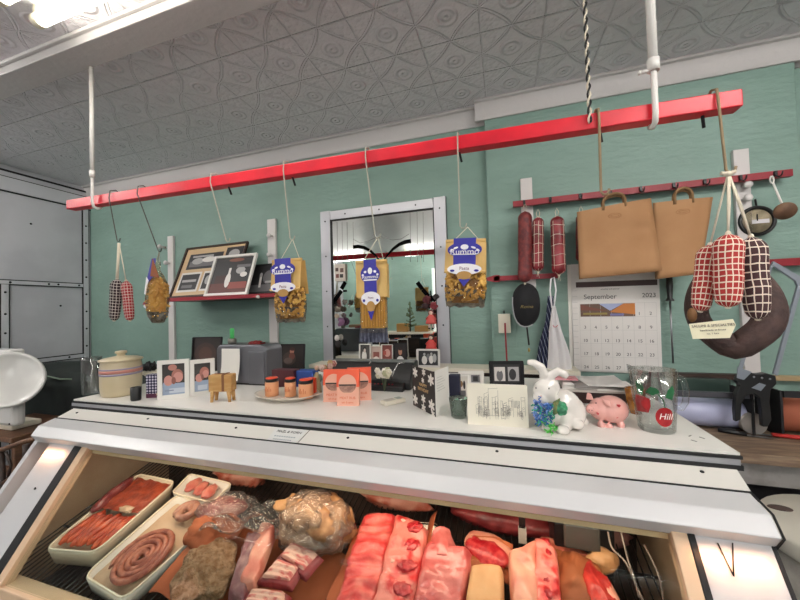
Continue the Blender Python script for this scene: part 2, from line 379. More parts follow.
# hood: folded metal profile with mitred ends
hoodm = mat('hood_enamel', '#d2d2d3', .28, h2='#cbcbcc', scale=3)
prof = [(.885, 1.196), (.803, 1.196), (.770, 1.172), (.799, 1.136), (.805, 1.140), (.885, 1.165)]
def hood_x(y, left):  # ends taper back towards the wall side
    return (HL-.085*(y-.77)/.115) if left else (HR+.018*(y-.77)/.115)
m = MB(hoodm)
L_ = [m.b.verts.new((hood_x(y, True), y, z)) for y, z in prof]; R_ = [m.b.verts.new((hood_x(y, False), y, z)) for y, z in prof]
for i in range(6): m._face([L_[i], R_[i], R_[(i+1) % 6], L_[(i+1) % 6]])
m._face(L_[::-1]); m._face(R_)
m.build('hood', case, True, bevel=.003)
m = MB(dk)
m.tube([(hood_x(y, False)+.002, y, z) for y, z in prof], .0022, 6, closed=True)
m.build('hood_gasket', case, True)
MB(dk).box(-1.742, .879, 1.1955, .474, .8835, 1.1985).build('hood_seam', case, True)
# glass plane: from under the hood down and towards the shopper
GY, GZ = .80, 1.14; gd = Vector((0, -.567, -.824)); gn = Vector((0, -.824, .567)); gb = .37
def gp(x, t, off=0): return Vector((x, GY, GZ))+gd*t+gn*off
GXL, GXR = -1.40, .297
m = MB(film('case_glass', '#f4f8f6', .97, .02, fac=.0, k=.03)); m.prism([gp(GXL, -.0), gp(GXR, -.0), gp(GXR, gb), gp(GXL, gb)], gn*-.006)
m.build('front_glass', case, True)
def onglass(px, py):
    d = ray(px, py); p0 = gp(0, 0)-Vector((0, 0, CZ)); return d*(gn.dot(p0)/gn.dot(d))+Vector((0, 0, CZ))
tanm = mat('warm_white_liner', '#d9b998', .5); postm = mat('post_enamel', '#c9c9cb', .55)
for (xa, xb, mt_, nm, o_) in ((GXL-.066, GXL-.028, dk, 'gasket', .013), (GXL-.028, GXL, tanm, 'glass_frame', .012), (GXR, GXR+.026, tanm, 'glass_frame', .012), (GXR+.026, GXR+.038, dk, 'gasket', .013)):
    MB(mt_).prism([gp(xa, -.02, o_), gp(xb, -.02, o_), gp(xb, gb, o_), gp(xa, gb, o_)], gn*-.03).build(nm, case, True, bevel=.002)
# end panels beside the glass
for (xa, xb) in ((-1.605, GXL-.062), (GXR+.038, .452)):
    MB(postm).prism([gp(xa, -.03, .008), gp(xb, -.03, .008), gp(xb, gb+.15, .008), gp(xa, gb+.15, .008)], gn*-.02).build('end_panel', case, True, bevel=.002)
MB(dk).prism([gp(.452, -.03, .009), gp(.458, -.03, .009), gp(.458, gb+.15, .009), gp(.452, gb+.15, .009)], gn*-.022).build('gasket', case, True)
m = MB(dk)
for (x_, t_) in ((.0, 0),):
    q1, q2, q3 = onglass(715, 543), onglass(731, 576), onglass(730, 543)
    for a, b_ in ((q1, q2), (q3, q2)):
        m.tube([a+gn*.01, b_+gn*.01], .0012, 5)
m.build('wire_clip', case, True)
for px, py in ((38, 489), (10, 561)):
    q = onglass(px, py); MB(bolt).ell(q+gn*.009, .006, .004, .006, 4).build('screw', case, True)
# bottom rail, lower body, sides, inside
y_b, z_b = gp(0, gb).y, gp(0, gb).z
MB(tanm).box(GXL-.05, y_b-.01, z_b-.035, GXR+.05, y_b+.04, z_b-.002).build('bottom_rail', case, True, bevel=.004)
MB(white).box(-1.72, y_b-.03, .12, .458, y_b+.02, z_b-.035).box(-1.66, y_b+.05, 0, .4, 1.5, .12).build('lower_body', case, True, bevel=.004)
SIDE = [(y_b, .12), (y_b, z_b), (.80, 1.15), (.94, 1.2), (.955, TOP-.035), (1.70, TOP-.035), (1.70, .12)]
for (x, s_) in ((-1.70, .02), (.43, .02)):
    MB(postm).prism([(x, y, z) for y, z in SIDE], (s_, 0, 0)).build('side_panel', case, True)
liner = mat('liner_enamel', '#c9ae90', .45, h2='#b89a7c', scale=5); darkliner = mat('inner_back', '#5b4a44', .35, h2='#3a302e', scale=6)
SI = [(y_b+.045, .70), (y_b+.045, z_b-.01), (.83, 1.128), (1.20, 1.175), (1.20, .70)]
for (x, s_) in ((-1.56, .01), (.36, .01)):
    MB(liner).prism([(x, y, z) for y, z in SI], (s_, 0, 0)).build('inner_side', case, True)
MB(darkliner).box(-1.56, 1.20, .7, .37, 1.212, 1.18).build('inner_back', case, True)
MB(mat('inner_top', '#d8cfc4', .4)).box(-1.56, .91, 1.178, .37, 1.2, 1.183).build('inner_top', case, True)
MB(darkliner).box(-1.55, .62, .69, .36, 1.2, .7).build('inner_floor', case, True)
MB(mat('light_cover', '#e6c49c', .4)).box(-1.40, .806, 1.121, .297, .812, 1.132).build('light_cover', case, True)
MB(mat('strip_tube', '#efe2cf', .4)).box(-1.4, .835, 1.137, .30, .86, 1.16).build('light_strip', case, True)
# wire deck, tilted up towards the back
TILT = math.atan(.276)
def dk_z(y, h=0): return .9+.276*(y-.66)+h
def dkp(px, py, h=0):
    d = ray(px, py); k = .9-.276*.66+h-CZ; t = k/(d.z-.276*d.y); return d*t+Vector((0, 0, CZ))
rackm = mat('wire_rack', '#46423f', .35, .8)
m = MB(rackm)
for i in range(96):
    x = -1.54+i*.0197; m.tube([(x, .625, dk_z(.625, -.083)), (x, 1.19, dk_z(1.19, -.083))], .0022, 4, caps=False)
for y in (.63, .8, 1.0, 1.18): m.tube([(-1.54, y, dk_z(y, -.088)), (.35, y, dk_z(y, -.088))], .004, 6)
m.build('wire_deck', case, True)

# ================================================================== CASE CONTENTS
def tray(name, corners, depth, mt, label, cat='tray', inset=.18, lip=.007, group=None, rimmat=None, r_=.13):
    """corners: 4 rim points in order; a pressed tray with rounded corners and rolled rim"""
    C = [Vector(c) for c in corners]; c0 = sum(C, Vector())/4
    def loop(f, dz):
        out = []
        for i in range(4):
            p, a, b_ = C[i], C[i-1], C[(i+1) % 4]
            for k in range(5):
                t = k/4; s1 = p.lerp(a, r_); s2 = p.lerp(b_, r_)
                q = s1*(1-t)**2+p*2*t*(1-t)+s2*t*t; out.append(c0+(q-c0)*f+Vector((0, -dz*.27*0, dz)))
        return out
    th = tag(bpy.data.objects.new(name, None), label, cat, group); col.objects.link(th); th.location = c0+Vector((0, 0, -depth)); th.empty_display_size = .03
    m = MB(mt); V = []
    prs = [(1.02, -.004), (1.0, 0), (.97, -.003), (1-inset, -depth+.004), (.72, -depth+.002)]
    for f, dz in prs: V.append([m.b.verts.new(p) for p in loop(f, dz)])
    outer = [(1.02, -.004), (1.005, -.012), (1-inset+.03, -depth)]
    W = [V[0]]+[[m.b.verts.new(p) for p in loop(f, dz)] for f, dz in outer[1:]]
    for R in (V, W):
        for a, b_ in zip(R, R[1:]):
            n = len(a)
            for k in range(n): m._face([a[k], a[(k+1) % n], b_[(k+1) % n], b_[k]], sm=True)
    m._face(V[-1]); m._face(W[-1])
    m.build('tray_pan', th, True)
    mr = MB(rimmat or mt).tube(loop(1.0, .001), .0032, 6, closed=True); mr.build('rolled_rim', th, True)
    return th
traym = mat('cream_tray', '#d8c8b0', .3); metalt = mat('metal_tray', '#9c958c', .25, .9); whitet = mat('white_tray', '#e8e2d8', .25)
rimlight = mat('tray_rim', '#eee0c8', .25)
meat_red = mat('meat_red', '#c2382e', .42, h2='#a32220', scale=35, bump=.3, bscale=60, coat=.2)
sauce = mat('sausage_orange', '#cf5a30', .42, h2='#a83c20', scale=28, bump=.3, bscale=80, coat=.12)
pinks = mat('sausage_pink', '#b26c54', .45, h2='#8f4a3a', scale=45, bump=.35, bscale=90, coat=.12)
mince = mat('mince', '#a8482a', .45, h2='#83301a', scale=30, bump=.5, bscale=70)
peach = mat('butcher_paper', '#b4623c', .75, h2='#a45430', scale=6, bump=.15, bscale=14)
lpaper = mat('cream_sheet', '#d3b79b', .7, h2='#c4a589', scale=6)
fat = mat('fat', '#dc9c84', .45, h2='#cc7464', scale=14, coat=.3, bump=.2, bscale=30)
rib = mat('rib_meat', '#cf3f3e', .42, h2='#dc7468', scale=26, bump=.4, bscale=40, coat=.12, lo=.42, hi=.66)
ribfat = mat('rib_fat', '#de8074', .42, h2='#cc2f30', scale=22, bump=.4, bscale=45, coat=.12, lo=.5, hi=.62)
bone_red = mat('lean_red', '#a51420', .4, h2='#cf4a48', scale=60, bump=.3, coat=.2, lo=.45, hi=.7)
bone = mat('bone', '#e2c0ae', .4, h2='#cf8d80', scale=40)
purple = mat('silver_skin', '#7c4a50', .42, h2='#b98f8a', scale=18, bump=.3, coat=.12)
tripe = mat('tripe', '#a58264', .8, h2='#86603f', scale=60, bump=1.0, bscale=90, bdist=.02)
hamm = mat('ham_skin', '#c0946a', .5, h2='#8a5e3a', scale=16, bump=.6, bscale=22, detail=6)
tanfat = mat('lard_block', '#cf9f70', .5, h2='#c08a5a', scale=10)
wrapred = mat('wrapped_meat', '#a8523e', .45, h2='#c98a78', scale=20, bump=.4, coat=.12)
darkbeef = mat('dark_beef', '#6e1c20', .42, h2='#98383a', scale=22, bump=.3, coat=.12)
brownpap = mat('brown_paper', '#9a552e', .7, h2='#7e4020', scale=8, bump=.2)

def lump(name, c, r, mt, rz=0, tilt=TILT, amp=.15, fq=3, seed=1, sq=1., parent=None, label=None, cat=None, n=28, ry=0):
    """organic lump: superellipsoid with noise; r are half sizes; c its centre"""
    m = MB(mt); r = tuple(q*1.35 for q in r)
    def f(u, v):
        th = 2*PI*u; ph = PI*(v-.5)
        def sg(x, e): return math.copysign(abs(x)**e, x)
        x = sg(math.cos(ph), sq)*sg(math.cos(th), sq); y = sg(math.cos(ph), sq)*sg(math.sin(th), sq); z = sg(math.sin(ph), sq)
        p = Vector((x, y, z)); k = 1+amp*noise.noise(p*fq*.5+Vector((seed*7.3, seed, 0)))+amp*.5*noise.noise(p*fq*1.3+Vector((seed, 9, seed*2)))
        return (p.x*r[0]*k, p.y*r[1]*k, p.z*r[2]*k)
    m.grid(f, n, n//2)
    o = m.build(name, parent)
    o.rotation_mode = 'ZYX'; o.rotation_euler = (tilt, ry, rz)
    if parent is None: o.location = c
    else: o.location = Vector(c)-parent.location
    if label: tag(o, label, cat or 'meat')
    return o
def slab(name, pts, th, mt, parent=None, ridge=0, nr=5, bend=0, seed=0, round_=.13, nu=36, nv=16, amp=.006, label=None, cat='meat', arch=.16):
    """thick slice of meat laid over 4 world corners (front-left, front-right, back-right, back-left)"""
    P = [Vector(p) for p in pts]; m = MB(mt); nrm = Vector((0, -.266, .964))
    def at(u, v):  # u across, v from front to back
        return P[0].lerp(P[1], u).lerp(P[3].lerp(P[2], u), v)
    def top(u, v):
        e = min(1, min(u, 1-u)/round_, ) ; e2 = min(1, min(v, 1-v)/(round_*.5))
        k = math.sqrt(max(0, 1-(1-e)**2))*math.sqrt(max(0, 1-(1-e2)**2))
        h = th*(k*(1-arch)+arch*math.sin(PI*u)*k)+ridge*math.sin(2*PI*nr*v)*k
        q = at(u, v)+nrm*h; q += noise.noise_vector(q*24+Vector((seed, 0, 0)))*amp*k*1.5+noise.noise_vector(q*70)*amp*.3*k
        return q
    m.grid(lambda u, v: top(v, u), nu, nv)
    m.grid(lambda u, v: at(v, u)-nrm*.001, 4, 2, sm=False)
    if parent is not None: o = m.build(name, parent, True)
    else:
        c = sum(P, Vector())/4; o = m.build(name, None, True, loc=c)
        tag(o, label, cat)
    return o
def mid(*p): return sum((Vector(q) for q in p), Vector())/len(p)

# -- tray of orange sausages (left)
C1 = [dkp(45, 549), dkp(95, 553), dkp(176, 482), dkp(138, 474)]
t1 = tray('sausage_tray', C1, .05, traym, 'deep cream tray of orange sausages and mince at the left end of the case', rimmat=rimlight, inset=.09)
def bil(C, u, v): return C[0].lerp(C[1], u).lerp(C[3].lerp(C[2], u), v)
m = MB(mince); m.grid(lambda u, v: bil(C1, .06+.88*u, .5+.46*v)+Vector((0, 0, -.002+.006*noise.noise(Vector((u*6, v*6, 2))))), 20, 20)
o = m.build('minced_meat', None, True, loc=bil(C1, .5, .75)); tag(o, 'orange minced meat spread in the back of the cream tray', 'meat', kind='stuff')
m = MB(sauce); 
for i in range(8):
    pass
for i in range(8):
    u = .10+i*.112; v0, v1 = .08+.015*(i % 2), .47+.03*math.sin(i*2)
    pts = [bil(C1, u+.02*math.sin(3*t/8+i), v0+(v1-v0)*t/8)+Vector((0, 0, -.008+.004*math.sin(i*1.7+t*.6))) for t in range(9)]
    rr = [.004, .0105, .0118, .012, .012, .012, .0118, .0105, .004]
    s_ = MB(sauce).tube(pts, rr, 10).build('sausage', None, True, loc=pts[4])
    tag(s_, 'thin orange sausage in the cream tray, '+['leftmost of the row', 'second from the left', 'third from the left', 'fourth from the left', 'fourth from the right', 'third from the right', 'second from the right', 'rightmost of the row'][i], 'sausage', group='orange sausages in the cream tray')
pts = [bil(C1, -.0+.02*math.sin(t), .42+.5*t/10)+Vector((.004, 0, .004)) for t in range(11)]
tag(MB(mat('salami_dark', '#8e4440', .35, h2='#6e2c2c', scale=30, coat=.3)).tube(pts, [.006, .013]+[.0155]*7+[.013, .006], 12).build('sausage', None, True, loc=pts[5]), 'thick dark sausage lying along the left rim of the cream tray', 'sausage')
tag(lump('paper_scrap', bil(C1, .65, .52)+Vector((0, 0, .002)), (.022, .010, .004), lpaper, amp=.5, seed=4), 'crumpled pale paper scrap between sausages and mince', 'paper')
# -- white tray with coiled sausages
C2 = [dkp(84, 576, -.035), dkp(124, 600, -.035), dkp(218, 516, -.02), dkp(178, 494, -.02)]
t2 = tray('sausage_tray', C2, .04, whitet, 'white tray with coiled sausages on cream paper, second tray from the left', rimmat=rimlight, inset=.07)
m = MB(lpaper); m.grid(lambda u, v: bil(C2, .03+.94*u, .04+.92*v)+Vector((0, 0, -.02+.004*noise.noise(Vector((u*5, v*5, 0))))), 16, 16)
tag(m.build('paper_sheet', None, True, loc=bil(C2, .5, .5)), 'cream paper sheet lining the white sausage tray', 'paper')
def coil(c, r0, turns, rr, mt, label, sy=1., rz=0):
    pts = []; N = int(turns*26); R = Matrix.Rotation(TILT, 3, 'X') @ Matrix.Rotation(rz, 3, 'Z')
    for i in range(N+1):
        t = i/N; a = t*turns*2*PI; r = rr*.9+(r0-rr*.9)*t
        pts.append(Vector(c)+R@Vector((math.cos(a)*r, math.sin(a)*r*sy, rr*(.8+.35*math.sin(a*.5)*.4))))
    rad = [rr*(.75+.25*min(1, min(i, N-i)/3))*(1+.05*math.sin(i*.9)) for i in range(N+1)]; rad[0] *= .5; rad[-1] *= .4
    return tag(MB(mt).tube(pts, rad, 10).build('coiled_sausage', None, True, loc=c), label, 'sausage')
c_ = dkp(143, 558, -.03)
coil(c_, .076, 4.6, .0083, pinks, 'large pink sausage coiled flat in the front of the white tray', 1.12)
coil(dkp(187, 514, -.025), .036, 1.6, .0115, mat('sausage_pale', '#c08e78', .4, h2='#a06a58', scale=45, bump=.3, coat=.3), 'small pale coiled sausage in the back of the white tray', 1.1)
# orange paper under and beside the coil
def sheet(name, pts, mt, label, cat='paper', z=.004, amp=.01, seed=0, fold=0):
    P = [Vector(p) for p in pts]; m = MB(mt)
    def f(u, v):
        q = P[0].lerp(P[1], u).lerp(P[3].lerp(P[2], u), v); q = q+Vector((0, 0, z+fold*math.sin(PI*u)))
        return q+noise.noise_vector(q*16+Vector((seed*5, 0, 0)))*amp
    m.grid(f, 14, 14); o = m.build(name, None, True, loc=mid(*P), fix=False)
    s_ = o.modifiers.new('s', 'SOLIDIFY'); s_.thickness = .0012
    return tag(o, label, cat)
sheet('paper_sheet', [dkp(150, 592, -.03), dkp(176, 604, -.05), dkp(216, 545, -.04), dkp(196, 534, -.03)], peach, 'folded peach butcher paper between the coiled sausage and the fuzzy tripe', seed=2, fold=.012)
# -- small white tray at the back
C3 = [dkp(172, 493, -.015), dkp(212, 503, -.015), dkp(232, 484, -.0), dkp(190, 474, -.0)]
t3 = tray('meat_tray', C3, .03, whitet, 'small white tray of pale pink cutlets at the back of the case', rimmat=rimlight, inset=.12)
for i, (u, v) in enumerate(((.28, .55), (.5, .5), (.72, .45))):
    tag(lump('cutlet', bil(C3, u, v)+Vector((0, 0, .0)), (.016, .024, .009), mat('cutlet_pink', '#d98876', .35, h2='#c9685c', scale=25, coat=.4), seed=i+3, rz=.2*i, amp=.25), ['left', 'middle', 'right'][i]+' one of the pale pink cutlets in the small white tray', 'meat', group='cutlets in the small white tray')
# -- big tray of bones and wrapped meats
C4 = [dkp(180, 618, -.05), dkp(314, 624, -.04), dkp(356, 546, -.02), dkp(226, 512, -.03)]
t4 = tray('meat_tray', C4, .03, metalt, 'metal tray under the short ribs and tripe, lined with peach paper', rimmat=metalt, inset=.08, r_=.1)
m = MB(peach); m.grid(lambda u, v: bil(C4, .06+.9*u, .06+.9*v)+Vector((0, 0, -.02+.004*noise.noise(Vector((u*5, v*5, 0))))), 12, 12)
tag(m.build('paper_sheet', None, True, loc=bil(C4, .5, .5), fix=False), 'peach butcher paper lining the metal tray of short ribs', 'paper')
tag(lump('tripe', dkp(206, 572, -.0), (.050, .060, .024), tripe, rz=.7, amp=.35, fq=3, seed=5, sq=.75, n=40), 'fuzzy beige piece of tripe beside the coiled sausage', 'meat')
# wrapped meat in red-brown paper
w1 = thing('wrapped_meat', dkp(222, 522, 0), 'torn peach paper parcel of red meat under clear film behind the tripe', 'meat')
m = MB(peach)
lump('paper_wrap', dkp(212, 532, .0), (.062, .04, .026), peach, rz=-.1, amp=.45, seed=11, parent=w1, n=32)
lump('meat_piece', dkp(220, 512, .012), (.055, .035, .022), mat('veal', '#b0504e', .3, h2='#d9a59a', scale=14, bump=.3, coat=.5), rz=.4, amp=.4, seed=12, parent=w1)
lump('film_wrap', dkp(226, 512, .014), (.068, .045, .028), plastic, rz=.4, amp=.35, seed=12, parent=w1)
# round ham in film
w2 = thing('wrapped_ham', dkp(312, 522, 0), 'round brown ham wrapped in crinkled clear film in the middle of the case', 'ham')
lump('ham', dkp(318, 522, .025), (.082, .062, .046), hamm, rz=-.12, amp=.20, fq=4, seed=21, parent=w2, n=64, sq=.9)
lump('paper_wrap', dkp(300, 505, .045), (.055, .026, .018), mat('tan_wrap', '#b98e62', .6, h2='#a07248', scale=10, bump=.3), rz=.25, amp=.5, seed=25, parent=w2)
lump('film_wrap', dkp(314, 522, .027), (.090, .067, .050), plastic, rz=-.12, amp=.22, fq=5, seed=22, parent=w2, n=64)
m = MB(plastic)
fl0, fl1 = dkp(205, 528, .03), dkp(290, 512, .04)
m.grid(lambda u, v: fl0.lerp(fl1, u)+Vector((0, (v-.5)*(.05+.07*u), .012*math.sin(v*9+u*7)+.012*math.sin(u*13)))+noise.noise_vector(Vector((u*6, v*6, 3)))*.012, 30, 16)
m.build('film_tail', w2, True)
# short ribs
sr = thing('short_rib', dkp(258, 560, 0), 'long purple and cream strip of beef with fat, left of the short ribs', 'meat')
slab('silver_side', [dkp(228, 600, -.01), dkp(246, 606, -.01), dkp(268, 540, .0), dkp(248, 536, 0)], .03, purple, sr, seed=3)
slab('fat_side', [dkp(240, 592, .0), dkp(256, 592, 0), dkp(279, 530, .008), dkp(262, 526, .008)], .028, fat, sr, seed=4)
def short_rib(a, b_, c, d, label, seed):
    t = thing('short_rib', mid(a, b_, c, d), label, 'meat', group='cut short ribs in the metal tray')
    slab('meat_side', [a, b_, c, d], .016, darkbeef, t, seed=seed, amp=.003)
    up = Vector((0, 0, .014)); k = .12
    A = [Vector(x)+up for x in (a, b_, c, d)]
    slab('bone_side', [A[0].lerp(A[2], k), A[1].lerp(A[3], k), A[2].lerp(A[0], k), A[3].lerp(A[1], k)], .012, mat('rib_bone', '#e5b3a0', .35, h2='#c9605a', scale=30, bump=.3, coat=.4, stretch=(1, 4, 1), lo=.5, hi=.62), t, ridge=.001, nr=3, seed=seed+2, amp=.002)
    return t
short_rib(dkp(256, 585, .005), dkp(292, 592, .005), dkp(304, 572, .01), dkp(276, 562, .01), 'cut short rib with pale bone face, front one beside the tray wall', 1)
short_rib(dkp(274, 562, .012), dkp(306, 582, .004), dkp(324, 560, .01), dkp(290, 544, .014), 'cut short rib with pale bone face, just below the wrapped ham', 2)
short_rib(dkp(238, 610, .0), dkp(290, 618, .0), dkp(292, 598, .0), dkp(246, 594, .0), 'cut short rib with pale bone face at the bottom edge of view', 3)
# -- ribs on peach paper in metal tray
C5 = [dkp(318, 628, -.03), dkp(428, 640, -.03), dkp(440, 524, -.05), dkp(366, 520, -.05)]
t5 = tray('meat_tray', C5, .03, metalt, 'long metal tray holding the two racks of ribs in the middle of the case', rimmat=metalt, inset=.1, r_=.1)
def side_paper(pts, label, seed=0): return sheet('paper_sheet', pts, peach, label, seed=seed, amp=.006)
side_paper([dkp(322, 612, -.02), dkp(338, 612, -.005), dkp(370, 516, .0), dkp(362, 520, .0)], 'peach paper edge standing along the left of the ribs', 1)
side_paper([dkp(405, 612, -.02), dkp(415, 612, .02), dkp(437, 512, .03), dkp(430, 520, -.01)], 'peach paper edge standing between the ribs and the pink belly', 2)
slab('rack_of_ribs', [dkp(330, 622, -.01), dkp(376, 622, -.01), dkp(398, 519, .0), dkp(364, 518, .0)], .03, rib, ridge=.0034, nr=9, seed=1, label='pink rack of ribs with smooth ridged fat, left of the two racks')
rr_ = thing('rack_of_ribs', dkp(398, 560, 0), 'pink rack of ribs with dark red meat between the bones, right of the two racks', 'meat')
Q = [dkp(370, 622, -.005), dkp(414, 622, -.005), dkp(430, 532, .005), dkp(396, 517, .008)]
slab('rib_side', Q, .036, ribfat, rr_, ridge=.002, nr=5, seed=7)
for i, v in enumerate((.14, .38, .6, .82)):
    p = bil(Q, .66, v)+Vector((0, 0, .034)); lump('lean_meat', p+Vector((0, 0, .002)), (.017, .012, .005), bone_red, rz=.2, amp=.35, fq=4, seed=30+i, parent=rr_)
    p = bil(Q, .3, v+.03)+Vector((0, 0, .031)); lump('rib_bone', p, (.008, .007, .005), bone, amp=.3, seed=40+i, parent=rr_, n=14)
# -- pink belly folded
be = thing('pork_belly', dkp(444, 570, 0), 'folded pink pork belly with a crease, right of the ribs', 'meat')
bel = mat('belly', '#bd4f4e', .35, h2='#cd746e', scale=13, bump=.3, bscale=50, coat=.4)
slab('lower_flap', [dkp(410, 622, -.01), dkp(462, 622, -.01), dkp(474, 556, .01), dkp(424, 548, .01)], .034, bel, be, seed=9, amp=.006)
slab('upper_flap', [dkp(425, 560, .012), dkp(465, 566, .012), dkp(450, 533, .02), dkp(432, 535, .018)], .028, bel, be, seed=10, amp=.006, arch=.5)
# -- red steak with fat rim, lard block, pork rack
sheet('paper_sheet', [dkp(462, 572, -.01), dkp(512, 590, -.01), dkp(514, 548, .01), dkp(468, 538, .01)], peach, 'peach butcher paper under the dark red steak', seed=4, fold=.01)
st = thing('beef_steak', dkp(484, 549, .01), 'dark red steak with a pale fat rim on peach paper', 'meat')
lump('lean_meat', dkp(486, 552, .012), (.042, .024, .013), bone_red, rz=-.35, amp=.2, seed=50, parent=st)
lump('fat_rim', dkp(488, 549, .009), (.048, .030, .011), fat, rz=-.35, amp=.2, seed=50, parent=st)
lump('peach_meat', dkp(482, 566, .0), (.045, .02, .012), brownpap, rz=-.1, amp=.3, seed=52, label='folded brown paper parcel below the dark red steak', cat='parcel')
slab('lard_block', [dkp(462, 630, -.0), dkp(505, 634, -.0), dkp(504, 574, .012), dkp(470, 572, .012)], .034, tanfat, seed=12, round_=.12, amp=.002, label='smooth tan block of lard right of the pink belly', cat='lard')
pk = thing('pork_rack', dkp(536, 580, 0), 'rack of pork with white fat side and red rib ends, right of the lard block', 'meat')
Q = [dkp(512, 640, -.0), dkp(541, 640, -.0), dkp(538, 548, .02), dkp(508, 560, .015)]
slab('fat_side', Q, .04, fat, pk, seed=14)
Q2 = [dkp(534, 640, -.0), dkp(566, 640, -.01), dkp(558, 556, .01), dkp(534, 542, .02)]
slab('rib_side', Q2, .038, ribfat, pk, seed=15, ridge=.002, nr=6)
for i, v in enumerate((.3, .45, .6, .76, .9)): lump('lean_meat', bil(Q2, .5, v)+Vector((0, 0, .034)), (.009, .008, .005), bone_red, amp=.5, seed=60+i, parent=pk, n=16)
# -- right side pieces
lump('wrapped_meat', dkp(575, 555, .0), (.06, .02, .012), wrapred, rz=-.25, amp=.3, seed=70, label='flat wrapped piece of meat lying behind the pork rack', cat='meat')
lump('meat_parcel', dkp(603, 560, .012), (.026, .02, .016), tanfat, rz=.3, amp=.25, seed=71, label='small tan parcel in front of the black cables', cat='meat')
lump('paper_parcel', dkp(580, 586, .0), (.042, .045, .03), brownpap, rz=-.1, amp=.35, seed=72, label='crumpled reddish brown paper parcel right of the pork rack', cat='parcel', sq=.8)
lump('meat_piece', dkp(600, 596, .02), (.022, .05, .02), meat_red, rz=.15, amp=.3, seed=73, label='red strip of meat with a pale edge on the brown paper parcel', cat='meat')
lump('fat_piece', dkp(611, 600, .018), (.012, .045, .016), fat, rz=.15, amp=.3, seed=74, label='narrow pale strip of fat right of the red strip of meat', cat='meat')
lump('paper_parcel', dkp(560, 572, -.01), (.03, .06, .02), brownpap, rz=-.15, amp=.3, seed=75, label='brown paper folded along the right of the pork rack', cat='parcel')
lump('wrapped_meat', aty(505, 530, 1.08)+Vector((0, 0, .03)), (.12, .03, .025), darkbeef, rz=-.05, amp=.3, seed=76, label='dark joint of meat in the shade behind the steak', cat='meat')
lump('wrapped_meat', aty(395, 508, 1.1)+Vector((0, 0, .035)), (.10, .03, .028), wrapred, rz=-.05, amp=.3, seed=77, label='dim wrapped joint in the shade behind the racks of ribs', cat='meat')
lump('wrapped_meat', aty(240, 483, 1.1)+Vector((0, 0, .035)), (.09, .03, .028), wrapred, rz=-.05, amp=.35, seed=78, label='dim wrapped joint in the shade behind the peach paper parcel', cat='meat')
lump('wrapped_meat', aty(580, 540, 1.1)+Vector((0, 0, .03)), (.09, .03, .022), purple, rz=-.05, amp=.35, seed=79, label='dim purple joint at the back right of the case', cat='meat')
# price card holder
pc = thing('card_holder', dkp(523, 548, .0), 'small grey card on a black clip standing behind the pork rack', 'card')
MB(mat('grey_card', '#a9a39a', .5)).box(-.010, 0, .01, .010, .0015, .055).build('card', pc, bevel=.002)
MB(black).box(-.008, .0, .05, .008, .004, .075).box(-.004, .001, -.02, .004, .004, .05).build('clip', pc)
# fan unit with cables
fu = thing('fan_unit', (.20, 1.06, dk_z(1.06, -.08)), 'black evaporator fan box with loose cables at the right end of the case', 'fan')
m = MB(black).box(.10, .93, .93, .235, 1.1, 1.05); m.build('fan_housing', fu, True, bevel=.006)
m = MB(mat('smoke_cover', '#4a4844', .2)).box(.12, .91, 1.0, .20, .93, 1.06); m.build('cover', fu, True, bevel=.005)
cab = mat('cable_grey', '#6e645c', .4)
for k, P in enumerate(([(608, 532), (612, 548), (626, 563), (638, 590), (645, 604)], [(621, 532), (628, 560), (634, 578), (640, 600)], [(644, 545), (652, 560), (660, 580), (664, 604)])):
    pts = [aty(px, py, .88-.03*i) for i, (px, py) in enumerate(P)]
    # smooth
    fine = []
    for i in range(len(pts)-1):
        p0, p1, p2, p3 = pts[max(i-1, 0)], pts[i], pts[i+1], pts[min(i+2, len(pts)-1)]
        for j in range(6):
            t = j/6; fine.append(.5*((2*p1)+(-p0+p2)*t+(2*p0-5*p1+4*p2-p3)*t*t+(-p0+3*p1-3*p2+p3)*t**3))
    MB(cab).tube(fine, .0022, 6).build('cable', fu, True)
#PART2
# ================================================================== RED BEAM AND WHAT HANGS FROM IT
YB = 1.0
bt = [aty(66, 200, YB), aty(743, 88, YB)]; bx0, bx1 = bt[0].x, bt[1].x
bz0, bz1 = bt[0].z, bt[1].z; BH, BD = .042, .038
def beam_z(x): return bz0+(bz1-bz0)*(x-bx0)/(bx1-bx0)
bm = thing('hanging_beam', (0, YB, 2.11), 'long red painted beam hanging on two white pipes over the display case', 'beam')
m = MB(red).prism([(bx0, YB, bz0), (bx0, YB, bz0-BH), (bx0, YB+BD, bz0-BH), (bx0, YB+BD, bz0)], (bx1-bx0, 0, bz1-bz0)); m.build('bar', bm, True, bevel=.003)
for px, py in ((228, 189), (292, 183), (703, 121), (600, 131), (459, 152)):
    x = aty(px, py, YB+.02).x; z = beam_z(x)-BH
    MB(blackm).tube([(x, YB+.022, z+.004), (x+.006, YB+.03, z-.028)], .0035, 6).build('peg', bm, True)
pipem = mat('white_pipe', '#dedbd6', .4, bump=.1, bscale=60)
